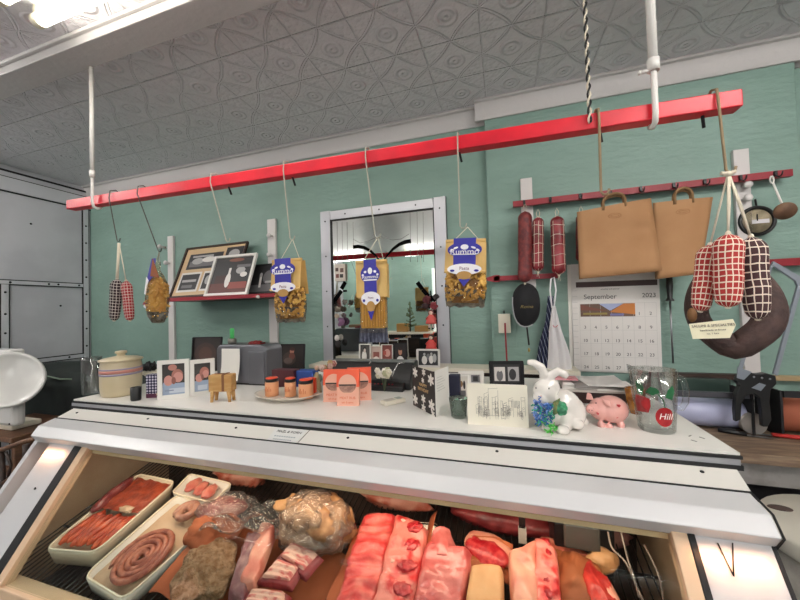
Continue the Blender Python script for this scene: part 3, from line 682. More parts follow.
for i, (px, lb) in enumerate(((92.5, 'thin white pipe holding the left end of the red beam'), (657, 'thick white pipe holding the right end of the red beam'))):
    x = aty(px, 150, YB-.012).x; zb = beam_z(x)-BH; r = .0065 if i == 0 else .0085; yt = YB-.014
    t = thing('hanger_pipe', (x, yt, CEIL), lb, 'pipe')
    ztop = 2.70 if i == 0 else CEIL
    MB(pipem).tube([(x, yt, ztop), (x, yt, zb+.12)], r*1.25, 12).build('upper_pipe', t, True)
    MB(pipem).tube([(x, yt, zb+.13), (x, yt, zb+.01), (x, yt+.004, zb-.012), (x, yt+.02, zb-.017), (x, yt+.034, zb-.010)], r*.8, 10).build('hook', t, True)
    m = MB(pipem).tube([(x, yt, zb+.145), (x, yt, zb+.115)], r*1.6, 12)
    m.build('coupling', t, True)
    if i: MB(pipem).tube([(x-.002, yt, zb+.118), (x-.028, yt, zb+.118)], .004, 8).ell((x-.03, yt, zb+.118), .006, .006, .006, 8).build('screw', t, True)
# pull chain cord from the ceiling
cx = aty(590, 120, YB-.01).x
m = MB(string); m2 = MB(dk)
for (mm, ph) in ((m, 0), (m2, PI)):
    mm.tube([(cx+.0035*math.cos(z*140+ph), YB-.01+.0035*math.sin(z*140+ph), z) for z in [beam_z(cx)-.03+i*.006 for i in range(int((CEIL-.0-beam_z(cx)+.03)/.006)+1)]], .0028, 5)
    
r_ = m.build('twisted_rope', None, True, loc=(cx, YB, CEIL)); tag(r_, 'black and white twisted cord from the ceiling to the red beam', 'cord')
m2.build('dark_strand', r_, True)
wire = mat('hook_wire', '#4d4a47', .4, .7); wire2 = mat('pale_cord', '#a9a596', .7)
def hook(px0, py0, px1, py1, y0, y1, mt, label, name='long_hook', r=.0022, up=.012):
    """wire bent over the beam top and running down to a small hook"""
    x0 = aty(px0, py0, y0).x; zt = beam_z(x0)+.004; p1 = aty(px1, py1, y1)
    pts = [(x0, YB+BD+.004, zt-.02), (x0, YB+BD+.003, zt), (x0, YB+.018, zt+up), (x0, YB-.004, zt+.002), (x0, y0-.004, zt-.03), tuple(p1)]
    e = [tuple(p1+Vector((.006, 0, -.008))), tuple(p1+Vector((.016, 0, -.006))), tuple(p1+Vector((.020, 0, .006)))]
    o = MB(mt).tube(pts+e, r, 6).build(name, None, True, loc=(x0, YB, zt)); tag(o, label, 'hook'); return p1
pA = hook(110, 195, 117, 240, YB-.004, 1.01, wire, 'dark wire hook holding the two small net sausages at the left')
pB = hook(138, 190, 158, 250, YB-.004, 1.01, wire, 'dark wire hook holding the rounded bag of penne pasta')
pC = hook(211, 183, 226, 240, YB-.004, 1.03, wire2, 'thin empty wire hook in front of the tilted photo frame')
pD = hook(284, 171, 290, 238, YB-.004, 1.01, wire2, 'thin wire hook holding the left blue labelled pasta bag')
pE = hook(366, 160, 375, 236, YB-.004, 1.01, wire2, 'thin wire hook holding the spaghetti bag before the mirror')
pF = hook(458, 147, 460, 226, YB-.004, 1.01, wire2, 'thin wire hook holding the pasta bag right of the mirror')
pG = hook(599, 128, 601, 192, YB-.004, 1.03, twine, 'beaded cord hanging from the beam in front of the brown bags', name='hanging_twine', r=.0035)
pH = hook(717, 94, 726, 170, YB-.004, 1.01, twine, 'thick wire hook holding the three large net sausages', r=.003)

# netted sausages
ck_black = checks('net_black', '#2e1a20', '#d8cec6', 12, .0125, .15); ck_red = checks('net_red', '#98242e', '#e4d0c6', 12, .0125, .15)
ck_red2 = checks('net_red_big', '#a82c28', '#ecdcc8', 14, .0145, .2); ck_dark2 = checks('net_dark_big', '#45282a', '#eadccb', 11, .019, .16)
def net_sausage(top, bot, r, mt, anchor, label, cord=.0022, seed=0, nstr=1):
    top, bot = Vector(top), Vector(bot); L = (top-bot).length
    t = thing('net_sausage', bot, label, 'sausage'); ax = (top-bot).normalized()
    q = Vector((0, 0, 1)).rotation_difference(ax); t.rotation_mode = 'QUATERNION'; t.rotation_quaternion = q
    m = MB(mt); pr = []
    for i in range(25):
        u = i/24; k = .72+.28*min(1, u/.4); k *= math.sin(PI*min(u/.10, 1)/2)**.5; k2 = 1 if u < .85 else max(0, math.cos((u-.85)/.15*PI/2))**.5*.85+.15*(1-(u-.85)/.15)
        pr.append((max(r*k*k2*(1+.04*math.sin(u*9+seed)), 1e-7 if i in (0, 24) else .001), u*L))
    pr[0] = (0, 0); pr[-1] = (.004, L)
    m.lathe(pr, n=28, sx=1, sy=.9); m.build('casing', t)
    inv = (Matrix.Translation(bot) @ q.to_matrix().to_4x4()).inverted(); a = inv @ Vector(anchor)
    m = MB(string)
    for k in range(nstr): m.tube([(0, 0, L-.004), Vector((0, 0, L)).lerp(a, .5)+Vector((.003*k, 0, 0)), a+Vector((.002*k, 0, 0))], cord, 6)
    m.build('string', t)
    m = MB(string).ell((0, 0, L), .006, .006, .008, 10); m.build('string_knot', t); 
    m = MB(string).ell((0, 0, .001), .006, .006, .003, 10); m.build('bottom_knot', t)
    return t
yA = 1.01
aA = aty(119, 243, yA)
net_sausage(aty(117, 279, yA), aty(114, 321, yA), .0235, ck_black, aA, 'small dark net sausage with thick white cord, left of the small pair', cord=.006)
net_sausage(aty(126, 281, yA+.02), aty(130, 321, yA+.02), .0215, ck_red, aA, 'small red net sausage hanging beside the small dark one')
aH = aty(728, 174, 1.0)
net_sausage(aty(710, 245, 1.03), aty(700, 312, 1.03), .024, ck_red2, aH, 'large red net sausage, leaning left behind the other two', nstr=1)
net_sausage(aty(728, 234, .99), aty(728, 308, .99), .0290, ck_red2, aH, 'large red net sausage, the fat middle one of three', nstr=2)
net_sausage(aty(751, 237, 1.02), aty(758, 320, 1.02), .0275, ck_dark2, aH, 'large dark brown net sausage, rightmost of three', nstr=2)
kn = MB(string).ell(aH, .010, .008, .007, 12).tube([aH+Vector((-.014, 0, .004)), aH, aH+Vector((.014, -.002, .004))], .0045, 6).build('string_knot', None, True, loc=aH); tag(kn, 'white string knot gathering the cords of the three large net sausages', 'knot')
# little brown stub and paper tag
tg = thing('paper_tag', aty(712, 330, .985), 'cream pointed paper tag below the large red net sausages', 'tag')
p_ = [aty(px, py, .985) for px, py in ((689, 324), (733, 319), (736, 325), (730, 338), (693, 339))]
MB(mat('tag_paper', '#e6dfc2', .8)).prism(p_, (0, .0012, 0)).build('tag_card', tg, True)
for i, (s_, z_, sz) in enumerate((('SALUMI & SPECIALTIES', 325.5, .0085), ('handmade in house', 330, .0065), ('no. 1 ham', 333.5, .006))):
    p = aty(713, z_, .9835); text('lettering', s_, sz, mat('ink', '#6b6358', .8), tg, p-tg.location, (PI/2, math.radians(-3), 0))
MB(mat('stub_brown', '#6e4a26', .7)).ell(aty(692, 315, 1.0), .010, .010, .018, 12).build('stub', tg, True)
# the brown ring ham
ringm = mat('ring_ham', '#4a3530', .75, h2='#3a2926', scale=30, bump=.4, bscale=120)
rc = aty(732, 303, 1.12); pts = []; rad = []
for i in range(40):
    a = 2*PI*i/40; x = .079*math.cos(a); z = .098*math.sin(a)
    z -= .035*max(0, -math.sin(a))**4*0; z -= .02*math.exp(-((a-1.5*PI)/.35)**2)
    pts.append(rc+Vector((x, .012*math.sin(2*a), z))); rad.append(.026+.008*max(0, math.cos(a-5.3)))
tag(MB(ringm).tube(pts, rad, 16, closed=True).build('ring_ham', None, True, loc=rc), 'dark brown ring shaped smoked ham behind the large net sausages', 'ham')
hc = rc+Vector((0, 0, .125))
tag(MB(twine).tube([hc+Vector((0, -.0, .0)), hc+Vector((.0, -.01, .12)), Vector((hc.x-.02, YB+.03, beam_z(min(hc.x, bx1-.01))+.004)), Vector((hc.x-.022, YB+.014, beam_z(bx1)+.008))], .002, 6).build('hanging_twine', None, True, loc=hc), 'dark twine holding the ring shaped ham behind the net sausages', 'twine') if False else None

# pasta bags
blue = mat('label_blue', '#2a2496', .4); gold = mat('bag_gold', '#dcb670', .45, h2='#cfa65e', scale=10, bump=.2, bscale=20); wht = mat('label_white', '#f1eef2', .5)
pasta = mat('pasta', '#e0b45c', .55, h2='#cb9844', scale=20); darkend = mat('bag_dark_end', '#4a463f', .45, h2='#8a8478', scale=55, bump=.8, bscale=70, lo=.35, hi=.7); spag = mat('spaghetti', '#e6b64a', .45, h2='#d8a43c', scale=60, stretch=(6, 1, .2))
goldfig = mat('label_gold', '#b78a4a', .5)
def label_art(t, z0, z1, w_, y):
    """blue medallion above, white medallion below; z0 bottom, z1 top"""
    H = z1-z0; m = MB(blue); ax, az = Vector((1, 0, 0)), Vector((0, 0, 1))
    m.poly([(-.28*w_, y, z1), (-.28*w_, y, z0+.28*H), (.28*w_, y, z0+.28*H), (.28*w_, y, z1)])
    m.ellipse((0, y-.0004, z0+.76*H), ax, az, .43*w_, .16*H, 24)
    m.poly([(-.15*w_, y-.0004, z0+.16*H), (0, y-.0004, z0), (.15*w_, y-.0004, z0+.16*H)])
    m.m(wht).ellipse((0, y-.0008, z0+.36*H), ax, az, .43*w_, .115*H, 24)
    m.ellipse((0, y-.001, z0+.815*H), ax, az, .10*w_, .055*H, 14)
    for s_ in (-1, 1):
        m.ellipse((s_*.22*w_, y-.001, z0+.80*H), Vector((.9, 0, -s_*.3)), Vector((s_*.3, 0, .9)), .07*w_, .022*H, 10)
        m.ellipse((s_*.33*w_, y-.001, z0+.75*H), Vector((.9, 0, -s_*.5)), Vector((s_*.5, 0, .9)), .05*w_, .018*H, 10)
    m.poly([(-.30*w_, y-.001, z0+.655*H), (-.30*w_, y-.001, z0+.675*H), (.30*w_, y-.001, z0+.675*H), (.30*w_, y-.001, z0+.655*H)])
    m.m(blue)
    for s_ in (-1, 1): m.ellipse((s_*.30*w_, y-.0012, z0+.33*H), Vector((1, 0, 0)), az, .06*w_, .025*H, 10)
    m.m(goldfig).ellipse((0, y-.0012, z0+.235*H), ax, az, .19*w_, .085*H, 16)
    lb = m.build('label', t, fix=False)
    text('label_lettering', 'Rummo', .023*w_/.11, wht, lb, (0, y-.0014, z0+.715*H), sx=1.1)
    text('label_lettering', 'Pasta', .013*w_/.11, mat('label_red', '#7a3a5c', .5), lb, (0, y-.0014, z0+.375*H))
    return lb
def hang_strings(t, a, w_, ztop):
    l = a-t.location; m = MB(string)
    m.tube([(-w_*.36, 0, ztop), (l.x, l.y, l.z)], .0012, 5).tube([(w_*.36, 0, ztop), (l.x, l.y, l.z)], .0012, 5); m.build('string', t)
def pasta_bag(bx, anchor, h, w_, label, kind, seed):
    t = thing('pasta_bag', bx, label, 'bag', group='hanging pasta bags'); rnd = random.Random(seed)
    if kind == 'short':
        zf = h*.55
        # pouch of short pasta: many little pieces behind clear film
        def pouch(s_):
            m = MB(pasta); return m.grid(lambda u, v: ((w_*.5*(.93+.1*math.sin(PI*v))*s_*math.cos(2*PI*u)), (.026*(.5+.55*math.sin(PI*min(v*.9+.1, 1))))*s_*math.sin(2*PI*u), .012+(zf-.012)*v), 28, 12)
        m = pouch(.9); m.mats = [mat('pasta_gap', '#8a5f24', .7)]; m.build('pasta_core', t)
        m = MB(pasta)
        for i in range(150):
            v = rnd.random(); a = PI+rnd.uniform(-.1, 1.1)*PI
            x = w_*.46*(.93+.1*math.sin(PI*v))*math.cos(a); y = .024*(.5+.55*math.sin(PI*min(v*.9+.1, 1)))*math.sin(a)-.001
            z = .02+(zf-.02)*v; d = Vector((rnd.uniform(-1, 1), rnd.uniform(-.3, .3), rnd.uniform(-1, 1))).normalized()*.007
            c = Vector((x, y, z)); m.tube([c-d, c+Vector((0, -.003, 0)), c+d], .0040, 6)
        tag(m.build('pasta_pieces', t), None, None, kind='stuff')
        m = MB(darkend).grid(lambda u, v: (w_*.5*(.97+.03*v)*math.cos(2*PI*u), .030*math.sin(2*PI*u)*(.25+.75*v), .052*v+.003*math.sin(u*60)*(1-v)), 40, 6); m.build('bag_base', t)
        MB(bag_film).grid(lambda u, v: (w_*.515*(.95+.08*math.sin(PI*v))*math.cos(2*PI*u), .032*(.45+.55*math.sin(PI*min(v*.9+.1, 1)))*math.sin(2*PI*u), .004+(zf)*v), 28, 12).jitter(.002, 40, seed).build('film', t)
        m = MB(gold).grid(lambda u, v: ((u-.5)*w_*(1.02-.02*v), -.030+.012*v-.004*math.sin(PI*u), zf-.008+(h-zf+.008)*v), 12, 10).grid(lambda u, v: ((u-.5)*w_*(1.02-.02*v), .022-.016*v, zf-.02+(h-zf+.02)*v), 10, 8)
        m.tube([(-w_*.5, -.016, h), (w_*.5, -.016, h)], .006, 8); m.tube([(-w_*.5, -.031, zf-.004), (-w_*.3, -.036, zf-.006), (w_*.3, -.036, zf-.006), (w_*.5, -.031, zf-.004)], .004, 8)
        m.build('bag_top', t, fix=False)
        label_art(t, h*.30, h*1.02, w_*.98, -.0405)
    else:
        # long spaghetti in a slim pack with a dark fringed end
        m = MB(spag).box(-w_*.40, -.014, .045, w_*.38, .014, h*.62); m.build('spaghetti', t, bevel=.004)
        m = MB(mat('gap_gold', '#b27c22', .5))
        for i in range(9): x = -w_*.36+i*w_*.088; m.box(x, -.0152, .05, x+.0016, -.0142, h*.6)
        m.build('spaghetti_strands', t)
        m = MB(mat('fringe_dark', '#3c3f52', .6, h2='#5d6072', scale=50)).grid(lambda u, v: ((u-.5)*w_*(.88+.1*(1-v)), -.010+.006*math.sin(u*50)*(1-v), .0+.052*v+.006*math.sin(u*31)*v), 60, 6); m.build('fringe', t, fix=False)
        MB(bag_film).box(-w_*.42, -.017, .03, w_*.40, .016, h*.64).build('film', t, bevel=.004)
        m = MB(gold).grid(lambda u, v: ((u-.5)*w_*(.98+.05*v), -.020+.006*v, h*.56+h*.44*v), 12, 10).tube([(-w_*.5, -.014, h), (w_*.5, -.014, h)], .005, 8); m.box(-w_*.47, -.012, h*.55, w_*.47, .012, h*.97); m.build('bag_top', t, fix=False)
        label_art(t, h*.27, h*1.02, w_*.72, -.026)
    hang_strings(t, anchor, w_, h)
    return t
y_ = 1.01
def hgt(a, b_, px, y=y_): return aty(px, a, y).z-aty(px, b_, y).z
pasta_bag(aty(291, 322, y_), pD+Vector((.01, 0, -.005)), hgt(261, 322, 291), .118, 'blue labelled bag of short pasta hanging left of the mirror', 'short', 3)
pasta_bag(aty(375, 342, y_), pE+Vector((.01, 0, -.005)), hgt(262, 342, 375), .106, 'tall blue labelled bag of spaghetti hanging in front of the mirror', 'long', 4)
t = pasta_bag(aty(465, 307, y_), pF+Vector((.01, 0, -.005)), hgt(243, 308, 463), .116, 'blue labelled bag of short pasta hanging right of the mirror', 'short', 5); t.rotation_euler = (0, math.radians(3), 0)
# rounded bag of penne seen side on
t = thing('pasta_bag', aty(158, 323, y_), 'rounded clear bag of penne pasta hanging near the left wall', 'bag', group='hanging pasta bags'); h = hgt(276, 323, 158)
rnd = random.Random(5)
MB(pasta).ell((0, 0, h*.5), .034, .030, h*.47, 18).build('pasta_core', t)
m = MB(pasta)
for i in range(90):
    a = rnd.uniform(0, 2*PI); z = rnd.uniform(.16, .93)*h; k = math.sqrt(max(0, 1-((z-h*.5)/(h*.52))**2)); c = Vector((.035*k*math.cos(a), .031*k*math.sin(a), z))
    d = Vector((rnd.uniform(-1, 1), rnd.uniform(-.4, .4), rnd.uniform(-.8, .8))).normalized()*.013; m.tube([c-d, c+d], .0042, 6)
tag(m.build('pasta_pieces', t), None, None, kind='stuff')
MB(bag_film).lathe([(.001, 0), (.022, .004), (.036, h*.2), (.041, h*.5), (.037, h*.8), (.022, h*1.02), (.010, h*1.12), (.012, h*1.3)], n=24).jitter(.003, 30, 3).build('film', t)
MB(darkend).lathe([(0, -.001), (.020, .002), (.034, h*.14), (.037, h*.24)], n=24).jitter(.002, 60, 2).build('bag_base', t)
m = MB(blue).prism([(-.020, -.026, h*.98), (-.004, -.020, h*1.36), (.016, -.020, h*1.36), (.020, -.028, h*1.02), (-.012, -.030, h*.84)], (0, .002, 0)).m(wht).prism([(-.034, -.030, h*.62), (-.020, -.031, h*.97), (-.008, -.032, h*.90), (-.020, -.034, h*.60)], (0, .002, 0))
m.m(mat('label_orange', '#8a4a26', .5)).prism([(.006, -.034, h*.98), (.014, -.03, h*1.35), (.036, -.02, h*.94)], (0, .002, 0)); m.build('label', t, fix=False)
l = pB-t.location; MB(string).tube([(-.004, 0, h*1.3), (l.x+.008, l.y, l.z-.008), (.010, 0, h*1.3)], .0022, 6).build('string', t)
kp = aty(147, 306, 1.03); tk = thing('small_charm', kp, 'small red and white charm dangling between the net sausages and the penne bag', 'charm')
MB(wht).ell((0, 0, 0), .012, .012, .011, 14).build('white_ball', tk); MB(dred).lathe([(.016, .006), (.012, .016), (0, .024)], n=14).build('red_cap', tk); MB(string).tube([(0, 0, .024), (.02, 0, .06), (.03, -.01, .10)], .001, 5).build('string', tk)

# ================================================================== BACK WALL
stripw = mat('white_rack_strip', '#cfcac8', .5)
def rack_strip(px, pyt, z0, y, w_, label, knobs=()):
    p = aty(px, pyt, y-.02); t = thing('rack_strip', (p.x, y, z0), label, 'rack')
    MB(stripw).box(-w_/2, -.02, 0, w_/2, 0, p.z-z0).build('upright', t, bevel=.002)
    for (kx, ky) in knobs:
        q = aty(kx, ky, y-.03)-t.location; MB(stripw).tube([(q.x, 0, q.z), (q.x, -.05, q.z)], .009, 10).ell((q.x, -.052, q.z), .017, .012, .017, 14).build('knob', t)
    return t
rack_strip(170, 236, 1.05, WALL, .058, 'white upright strip on the green wall left of the tilted photo frame', ((162, 247), (168, 263)))
rack_strip(271, 219, 1.05, WALL, .068, 'white upright strip on the green wall right of the tilted photo frame', ((271, 236), (271, 255)))
rack_strip(526, 178, 1.62, CH, .060, 'white upright strip on the chimney above the hanging salamis')
rack_strip(741, 149, 1.06, CH, .058, 'white upright strip on the chimney behind the large net sausages', ((745, 186), (745, 199)))
# photo shelf on the left: red rail and shelf
p0, p1 = aty(166, 300, 1.74), aty(276, 293, 1.74); zs = (p0.z+p1.z)/2
sh = thing('wall_shelf', (p0.x, WALL, zs), 'narrow wall shelf with a dark red front rail holding tilted photo frames', 'shelf')
MB(dred).box(p0.x, 1.735, zs-.018, p1.x+.02, 1.75, zs+.006).build('front_rail', sh, True); MB(brown).box(p0.x, 1.75, zs-.018, p1.x+.02, WALL, zs-.004).build('shelf_board', sh, True)
bxs = aty(258, 297, 1.725); MB(mat('clear_knob', '#c9c4c0', .2)).ell(bxs, .012, .012, .012, 12).build('knob', sh, True)
# photo frames ---------------------------------------------------------------
def frame(name, loc, rz, w_, h, bw, fm, items, label, cat='picture frame', tilt=-.12, th=.014, roll=0, group=None, base=None, mats=None, matte=None, mw=0):
    t = thing(name, loc, label, cat, group=group); t.rotation_euler = (tilt, roll, rz)
    m = MB(fm); m.box(-w_/2, -th, 0, w_/2, 0, bw).box(-w_/2, -th, h-bw, w_/2, 0, h).box(-w_/2, -th, bw, -w_/2+bw, 0, h-bw).box(w_/2-bw, -th, bw, w_/2, 0, h-bw)
    m.build('frame_border', t, bevel=.0015)
    MB(brown).box(-w_/2+bw*.5, -.004, bw*.5, w_/2-bw*.5, -.001, h-bw*.5).build('backing', t)
    art(t, w_-2*bw, h-2*bw, bw, -.0045, items)
    return t
def art(t, W, H, z0, y, items, name='picture'):
    """items: (material, kind, a, b, c, d) in 0..1 picture coordinates"""
    m = MB(items[0]); m.poly([(-W/2, y, z0), (-W/2, y, z0+H), (W/2, y, z0+H), (W/2, y, z0)])
    for i, (mt, k, a, b_, c, d) in enumerate(items[1:]):
        yy = y-.00025*(i+1); m.m(mt)
        if k == 'r': m.poly([((a-.5)*W, yy, z0+b_*H), ((a-.5)*W, yy, z0+d*H), ((c-.5)*W, yy, z0+d*H), ((c-.5)*W, yy, z0+b_*H)])
        else: m.ellipse(((a-.5)*W, yy, z0+b_*H), (1, 0, 0), (0, 0, 1), c*W, d*H, 16)
    return m.build(name, t, fix=False)
def C(h): return mat('print_'+h, '#'+h, .5)
beige = C('c9ac86'); g1, g2, g3, g4 = C('2b2a2c'), C('6b6a6c'), C('a9a7a6'), C('d9d5d0')
def base_line(pl, pr, y=None):
    return (pl+pr)/2, math.atan2(pr.y-pl.y, pr.x-pl.x), (pr-pl).length
# big tilted frame with three pictures (bottom edge tilted, leaning left)
a, b_, c_, d_ = aty(170, 299, 1.80), aty(234, 295, 1.80), aty(246, 241, 1.94), aty(191, 250, 1.97)
def quadframe(name, A, Bp, Cp, D, bw, fm, items, label, th=.016, cat='picture frame', group=None):
    """frame over four world corners (bl, br, tr, tl)"""
    o = (A+Bp)/2; X = (Bp-A); Wd = X.length; X.normalize(); Z = ((D-A)+(Cp-Bp))/2; Hh = Z.length; Z = (Z-X*Z.dot(X)); Hh = Z.length; Z.normalize(); Y = Z.cross(X)
    shear = 0
    t = frame(name, o, 0, Wd, Hh, bw, fm, items, label, th=th, cat=cat, group=group)
    Mx = Matrix((X, Y, Z)).transposed(); t.rotation_euler = Mx.to_euler(); return t
quadframe('picture_frame', a, b_, c_, d_, .013, brown,
          [beige, (g1, 'r', .08, .55, .66, .88), (g2, 'r', .12, .6, .62, .72), (g3, 'e', .25, .72, .1, .07), (g4, 'e', .44, .74, .12, .06), (g3, 'r', .14, .8, .5, .84), (g1, 'r', .7, .62, .98, .95), (g3, 'e', .84, .8, .09, .1), (g2, 'e', .84, .68, .12, .05),
           (g4, 'r', .05, .08, .4, .48), (g1, 'r', .075, .12, .375, .44), (g3, 'r', .1, .28, .34, .33), (g2, 'r', .12, .16, .3, .22), (g4, 'r', .44, .08, .62, .48), (g1, 'r', .46, .12, .6, .44), (g3, 'e', .53, .3, .04, .09)],
          'large dark framed beige mount with three old photos, tilted on the wall shelf')
a, b_, c_, d_ = aty(205, 297, 1.765), aty(248, 295, 1.765), aty(259, 253, 1.87), aty(215, 258, 1.865)
quadframe('picture_frame', a, b_, c_, d_, .017, white,
          [g1, (C('5a2b26'), 'r', 0, 0, 1, .28), (C('3a201e'), 'r', .1, .28, .45, .5), (g4, 'e', .44, .36, .07, .2), (g4, 'r', .41, .5, .47, .7), (g3, 'e', .72, .62, .12, .1), (g4, 'e', .82, .5, .09, .07), (C('7a4a3a'), 'e', .55, .92, .2, .05), (g2, 'r', .6, .7, .95, .78), (C('8a4038'), 'r', .5, .12, .95, .3)],
          'white framed dark photo of a bottle, in front of the large beige mount')
a, b_, c_, d_ = aty(246, 295, 1.86), aty(276, 293, 1.86), aty(277, 263, 1.90), aty(249, 266, 1.90)
quadframe('picture_frame', a, b_, c_+Vector((0, .02, 0)), d_+Vector((0, .02, 0)), .006, g1,
          [g1, (g2, 'r', .1, .05, .9, .3), (g4, 'r', .38, .2, .46, .6), (g3, 'e', .42, .65, .05, .08), (g2, 'e', .7, .55, .2, .25), (g3, 'r', .6, .35, .85, .42)],
          'small black and white photo between the white frame and the pasta bag')

# mirror
my = WALL
q = [aty(320.5, 211.5, my-.02), aty(446, 196.5, my-.02), aty(450, 366, my-.02), aty(324, 368, my-.02)]
mx0, mx1 = (q[0].x+q[3].x)/2, (q[1].x+q[2].x)/2; mz1 = (q[0].z+q[1].z)/2; mz0 = 1.22
mr = thing('wall_mirror', ((mx0+mx1)/2, WALL, mz0), 'large wall mirror in a riveted grey metal frame with black painted scrolls', 'mirror')
mirm = mat('mirror_silver', '#dcdedb', .01, 1)
FW = .072
MB(mirm).box(mx0+.05, WALL-.012, mz0+.04, mx1-.05, WALL-.004, mz1-.05).build('mirror_glass', mr, True)
fmm = mat('frame_metal', '#b2b2b8', .35, .35)
for (x0, z0, x1, z1) in ((mx0, mz0, mx0+FW, mz1), (mx1-FW, mz0, mx1, mz1), (mx0+FW+.004, mz1-.062, mx1-FW-.004, mz1-.004), (mx0+FW, mz0, mx1-FW, mz0+.05)):
    MB(fmm).box(x0, WALL-.024, z0, x1, WALL-.002, z1).build('frame_strip', mr, True, bevel=.002)
m = MB(dk).box(mx0-.003, WALL-.003, mz0, mx1+.003, WALL, mz1+.003); m.build('frame_back', mr, True)
m = MB(dk).box(mx0+FW, WALL-.0236, mz0+.04, mx0+FW+.006, WALL-.012, mz1-.06).box(mx0+FW, WALL-.0236, mz1-.068, mx1-FW, WALL-.012, mz1-.062).box(mx1-FW-.006, WALL-.0236, mz0+.04, mx1-FW, WALL-.012, mz1-.06); m.build('inner_edge', mr, True)
for (x, z) in [(mx0+.036, mz1-.07-.235*k) for k in range(4)]+[(mx1-.036, mz1-.07-.235*k) for k in range(4)]+[((mx0+mx1)/2+k*.24, mz1-.033) for k in (-1, 0, 1)]:
    MB(bolt).ell((x, WALL-.0245, z), .0055, .003, .0055, 8).build('rivet', mr, True)
# painted decoration on the mirror glass
yd = WALL-.0127; ink_black = mat('scroll_black', '#0c0c0c', 1.0, spec=0)
def dec(pts, wd, mt=None, name='painted_scroll'):
    m = MB(mt or ink_black); P = [aty(px, py, yd) for px, py in pts]
    L = [];
    for i, p in enumerate(P):
        t_ = (P[min(i+1, len(P)-1)]-P[max(i-1, 0)]); n_ = Vector((-t_.z, 0, t_.x)).normalized(); wd_ = wd[i] if isinstance(wd, list) else wd; L.append((p+n_*wd_, p-n_*wd_))
    for (a, b_), (c, d) in zip(L, L[1:]): m.poly([a, b_, d, c])
    return m.build(name, mr, True, fix=False)
dec([(353, 247), (358, 246.5), (364, 247.5), (370, 250.5), (375, 255), (380, 261), (382, 264)], [.012, .012, .011, .009, .006, .004, .001])
dec([(411, 241), (405, 242), (399, 244.5), (393, 249), (388, 254.5), (384.5, 259), (383, 263)], [.013, .013, .011, .009, .006, .004, .001])
dec([(353, 239), (360, 243), (368, 241), (375, 238), (381, 236.5), (386, 238), (392, 240), (401, 239), (409, 234)], .0012, mat('etched_line', '#5b5a52', .5), 'fine_line')
for px in (337, 342, 347, 353, 410, 417, 423):
    a, b_ = (px, 222 if px < 360 else 212), (px+.6, 262)
    dec([a, b_], .0009, mat('etched_line', '#5b5a52', .5), 'fine_line')
def checkband(pts, n, wd, name='checkered_band'):
    m = MB(ink_black); P = [aty(px, py, yd) for px, py in pts]
    for i in range(0, len(P)-1, 1):
        a, b_ = P[i], P[i+1]; t_ = (b_-a); n_ = Vector((-t_.z, 0, t_.x)).normalized()*wd*(1 if i % 2 else -1); m.poly([a, b_, b_+n_, a+n_])
    return m.build(name, mr, True, fix=False)
checkband([(347, 283), (343, 290), (343, 292), (338, 299), (338, 299), (333, 306)], 0, .028)
checkband([(419, 281), (424, 288), (424, 288), (430, 295), (431, 295), (437, 299)], 0, .026)
# photo card stuck on the mirror at the upper left
pcard = thing('photo_card', aty(340, 281, WALL-.03), 'small beige photo card stuck on the upper left of the mirror', 'photo'); w_, h = .078, .112
MB(C('cbbfb4')).box(-w_/2, 0, 0, w_/2, .002, h).build('card', pcard)
art(pcard, w_*.8, h*.7, h*.12, -.0006, [C('d2c6ba'), (C('5a4440'), 'r', .0, .65, .35, .95), (C('6a5048'), 'r', .55, .55, .95, .9), (C('7a4a44'), 'r', .05, .1, .4, .42), (C('3a3434'), 'r', .5, .1, .9, .4)])
# hanging dolls and ornaments in front of the mirror's right and left edges
def cluster(name, pts, label, cat, seed, y=WALL-.032):
    rnd = random.Random(seed); t = thing(name, aty(*pts[0][:2], y), label, cat)
    for i, (px, py, r, hx, nm) in enumerate(pts):
        p = aty(px, py, y-rnd.uniform(0, .03))-t.location
        m = MB(mat('cl_'+hx, '#'+hx, .7, bump=.3, bscale=60))
        if nm == 'flower':
            for k in range(14):
                a_ = rnd.uniform(0, 2*PI); b3 = rnd.uniform(-1, 1); d_ = Vector((math.cos(a_)*math.sqrt(1-b3*b3), -abs(math.sin(a_))*.7, b3)); m.ell(p+d_*r*.55, r*.42, r*.2, r*.36, 8, M=Matrix.Rotation(a_, 4, 'Y'))
        else: m.ell(p, r, r*.7, r*1.15, 12)
        m.build(nm, t)
    return t
cluster('ornament_string', [(427, 300, .03, '5a2026', 'flower'), (434, 306, .028, '7a2a34', 'flower'), (425, 306, .022, '3c2426', 'flower'), (436, 297, .022, '2c2426', 'flower')], 'dark red dried flowers hanging at the right of the mirror', 'flowers', 3)
def rag_doll(px, py, y, label, dress, hair):
    c = aty(px, py, y); t = thing('rag_doll', c, label, 'doll')
    MB(dress).lathe([(0, -.036), (.034, -.034), (.030, -.02), (.014, .010), (.010, .020), (0, .022)], n=16, sy=.6).jitter(.003, 60, px).build('dress', t)
    MB(C('d8b8a4')).ell((0, 0, .032), .013, .011, .014, 12).build('head', t)
    MB(hair).ell((0, .003, .037), .015, .012, .014, 12).ell((-.012, 0, .028), .005, .005, .010, 8).ell((.012, 0, .028), .005, .005, .010, 8).build('hair', t)
    for s_ in (-1, 1):
        MB(dress).tube([(s_*.008, 0, .014), (s_*.026, -.004, -.004)], [.006, .005], 8).ell((s_*.028, -.004, -.006), .005, .005, .005, 8).build('arm', t)
        MB(C('d8c8c0')).tube([(s_*.010, 0, -.03), (s_*.011, -.002, -.058)], .0055, 8).build('leg', t); MB(blackm).ell((s_*.011, -.006, -.061), .007, .010, .005, 8).build('shoe', t)
    MB(string).tube([(0, 0, .046), (0, .01, .10)], .001, 4).build('string', t)
    return t
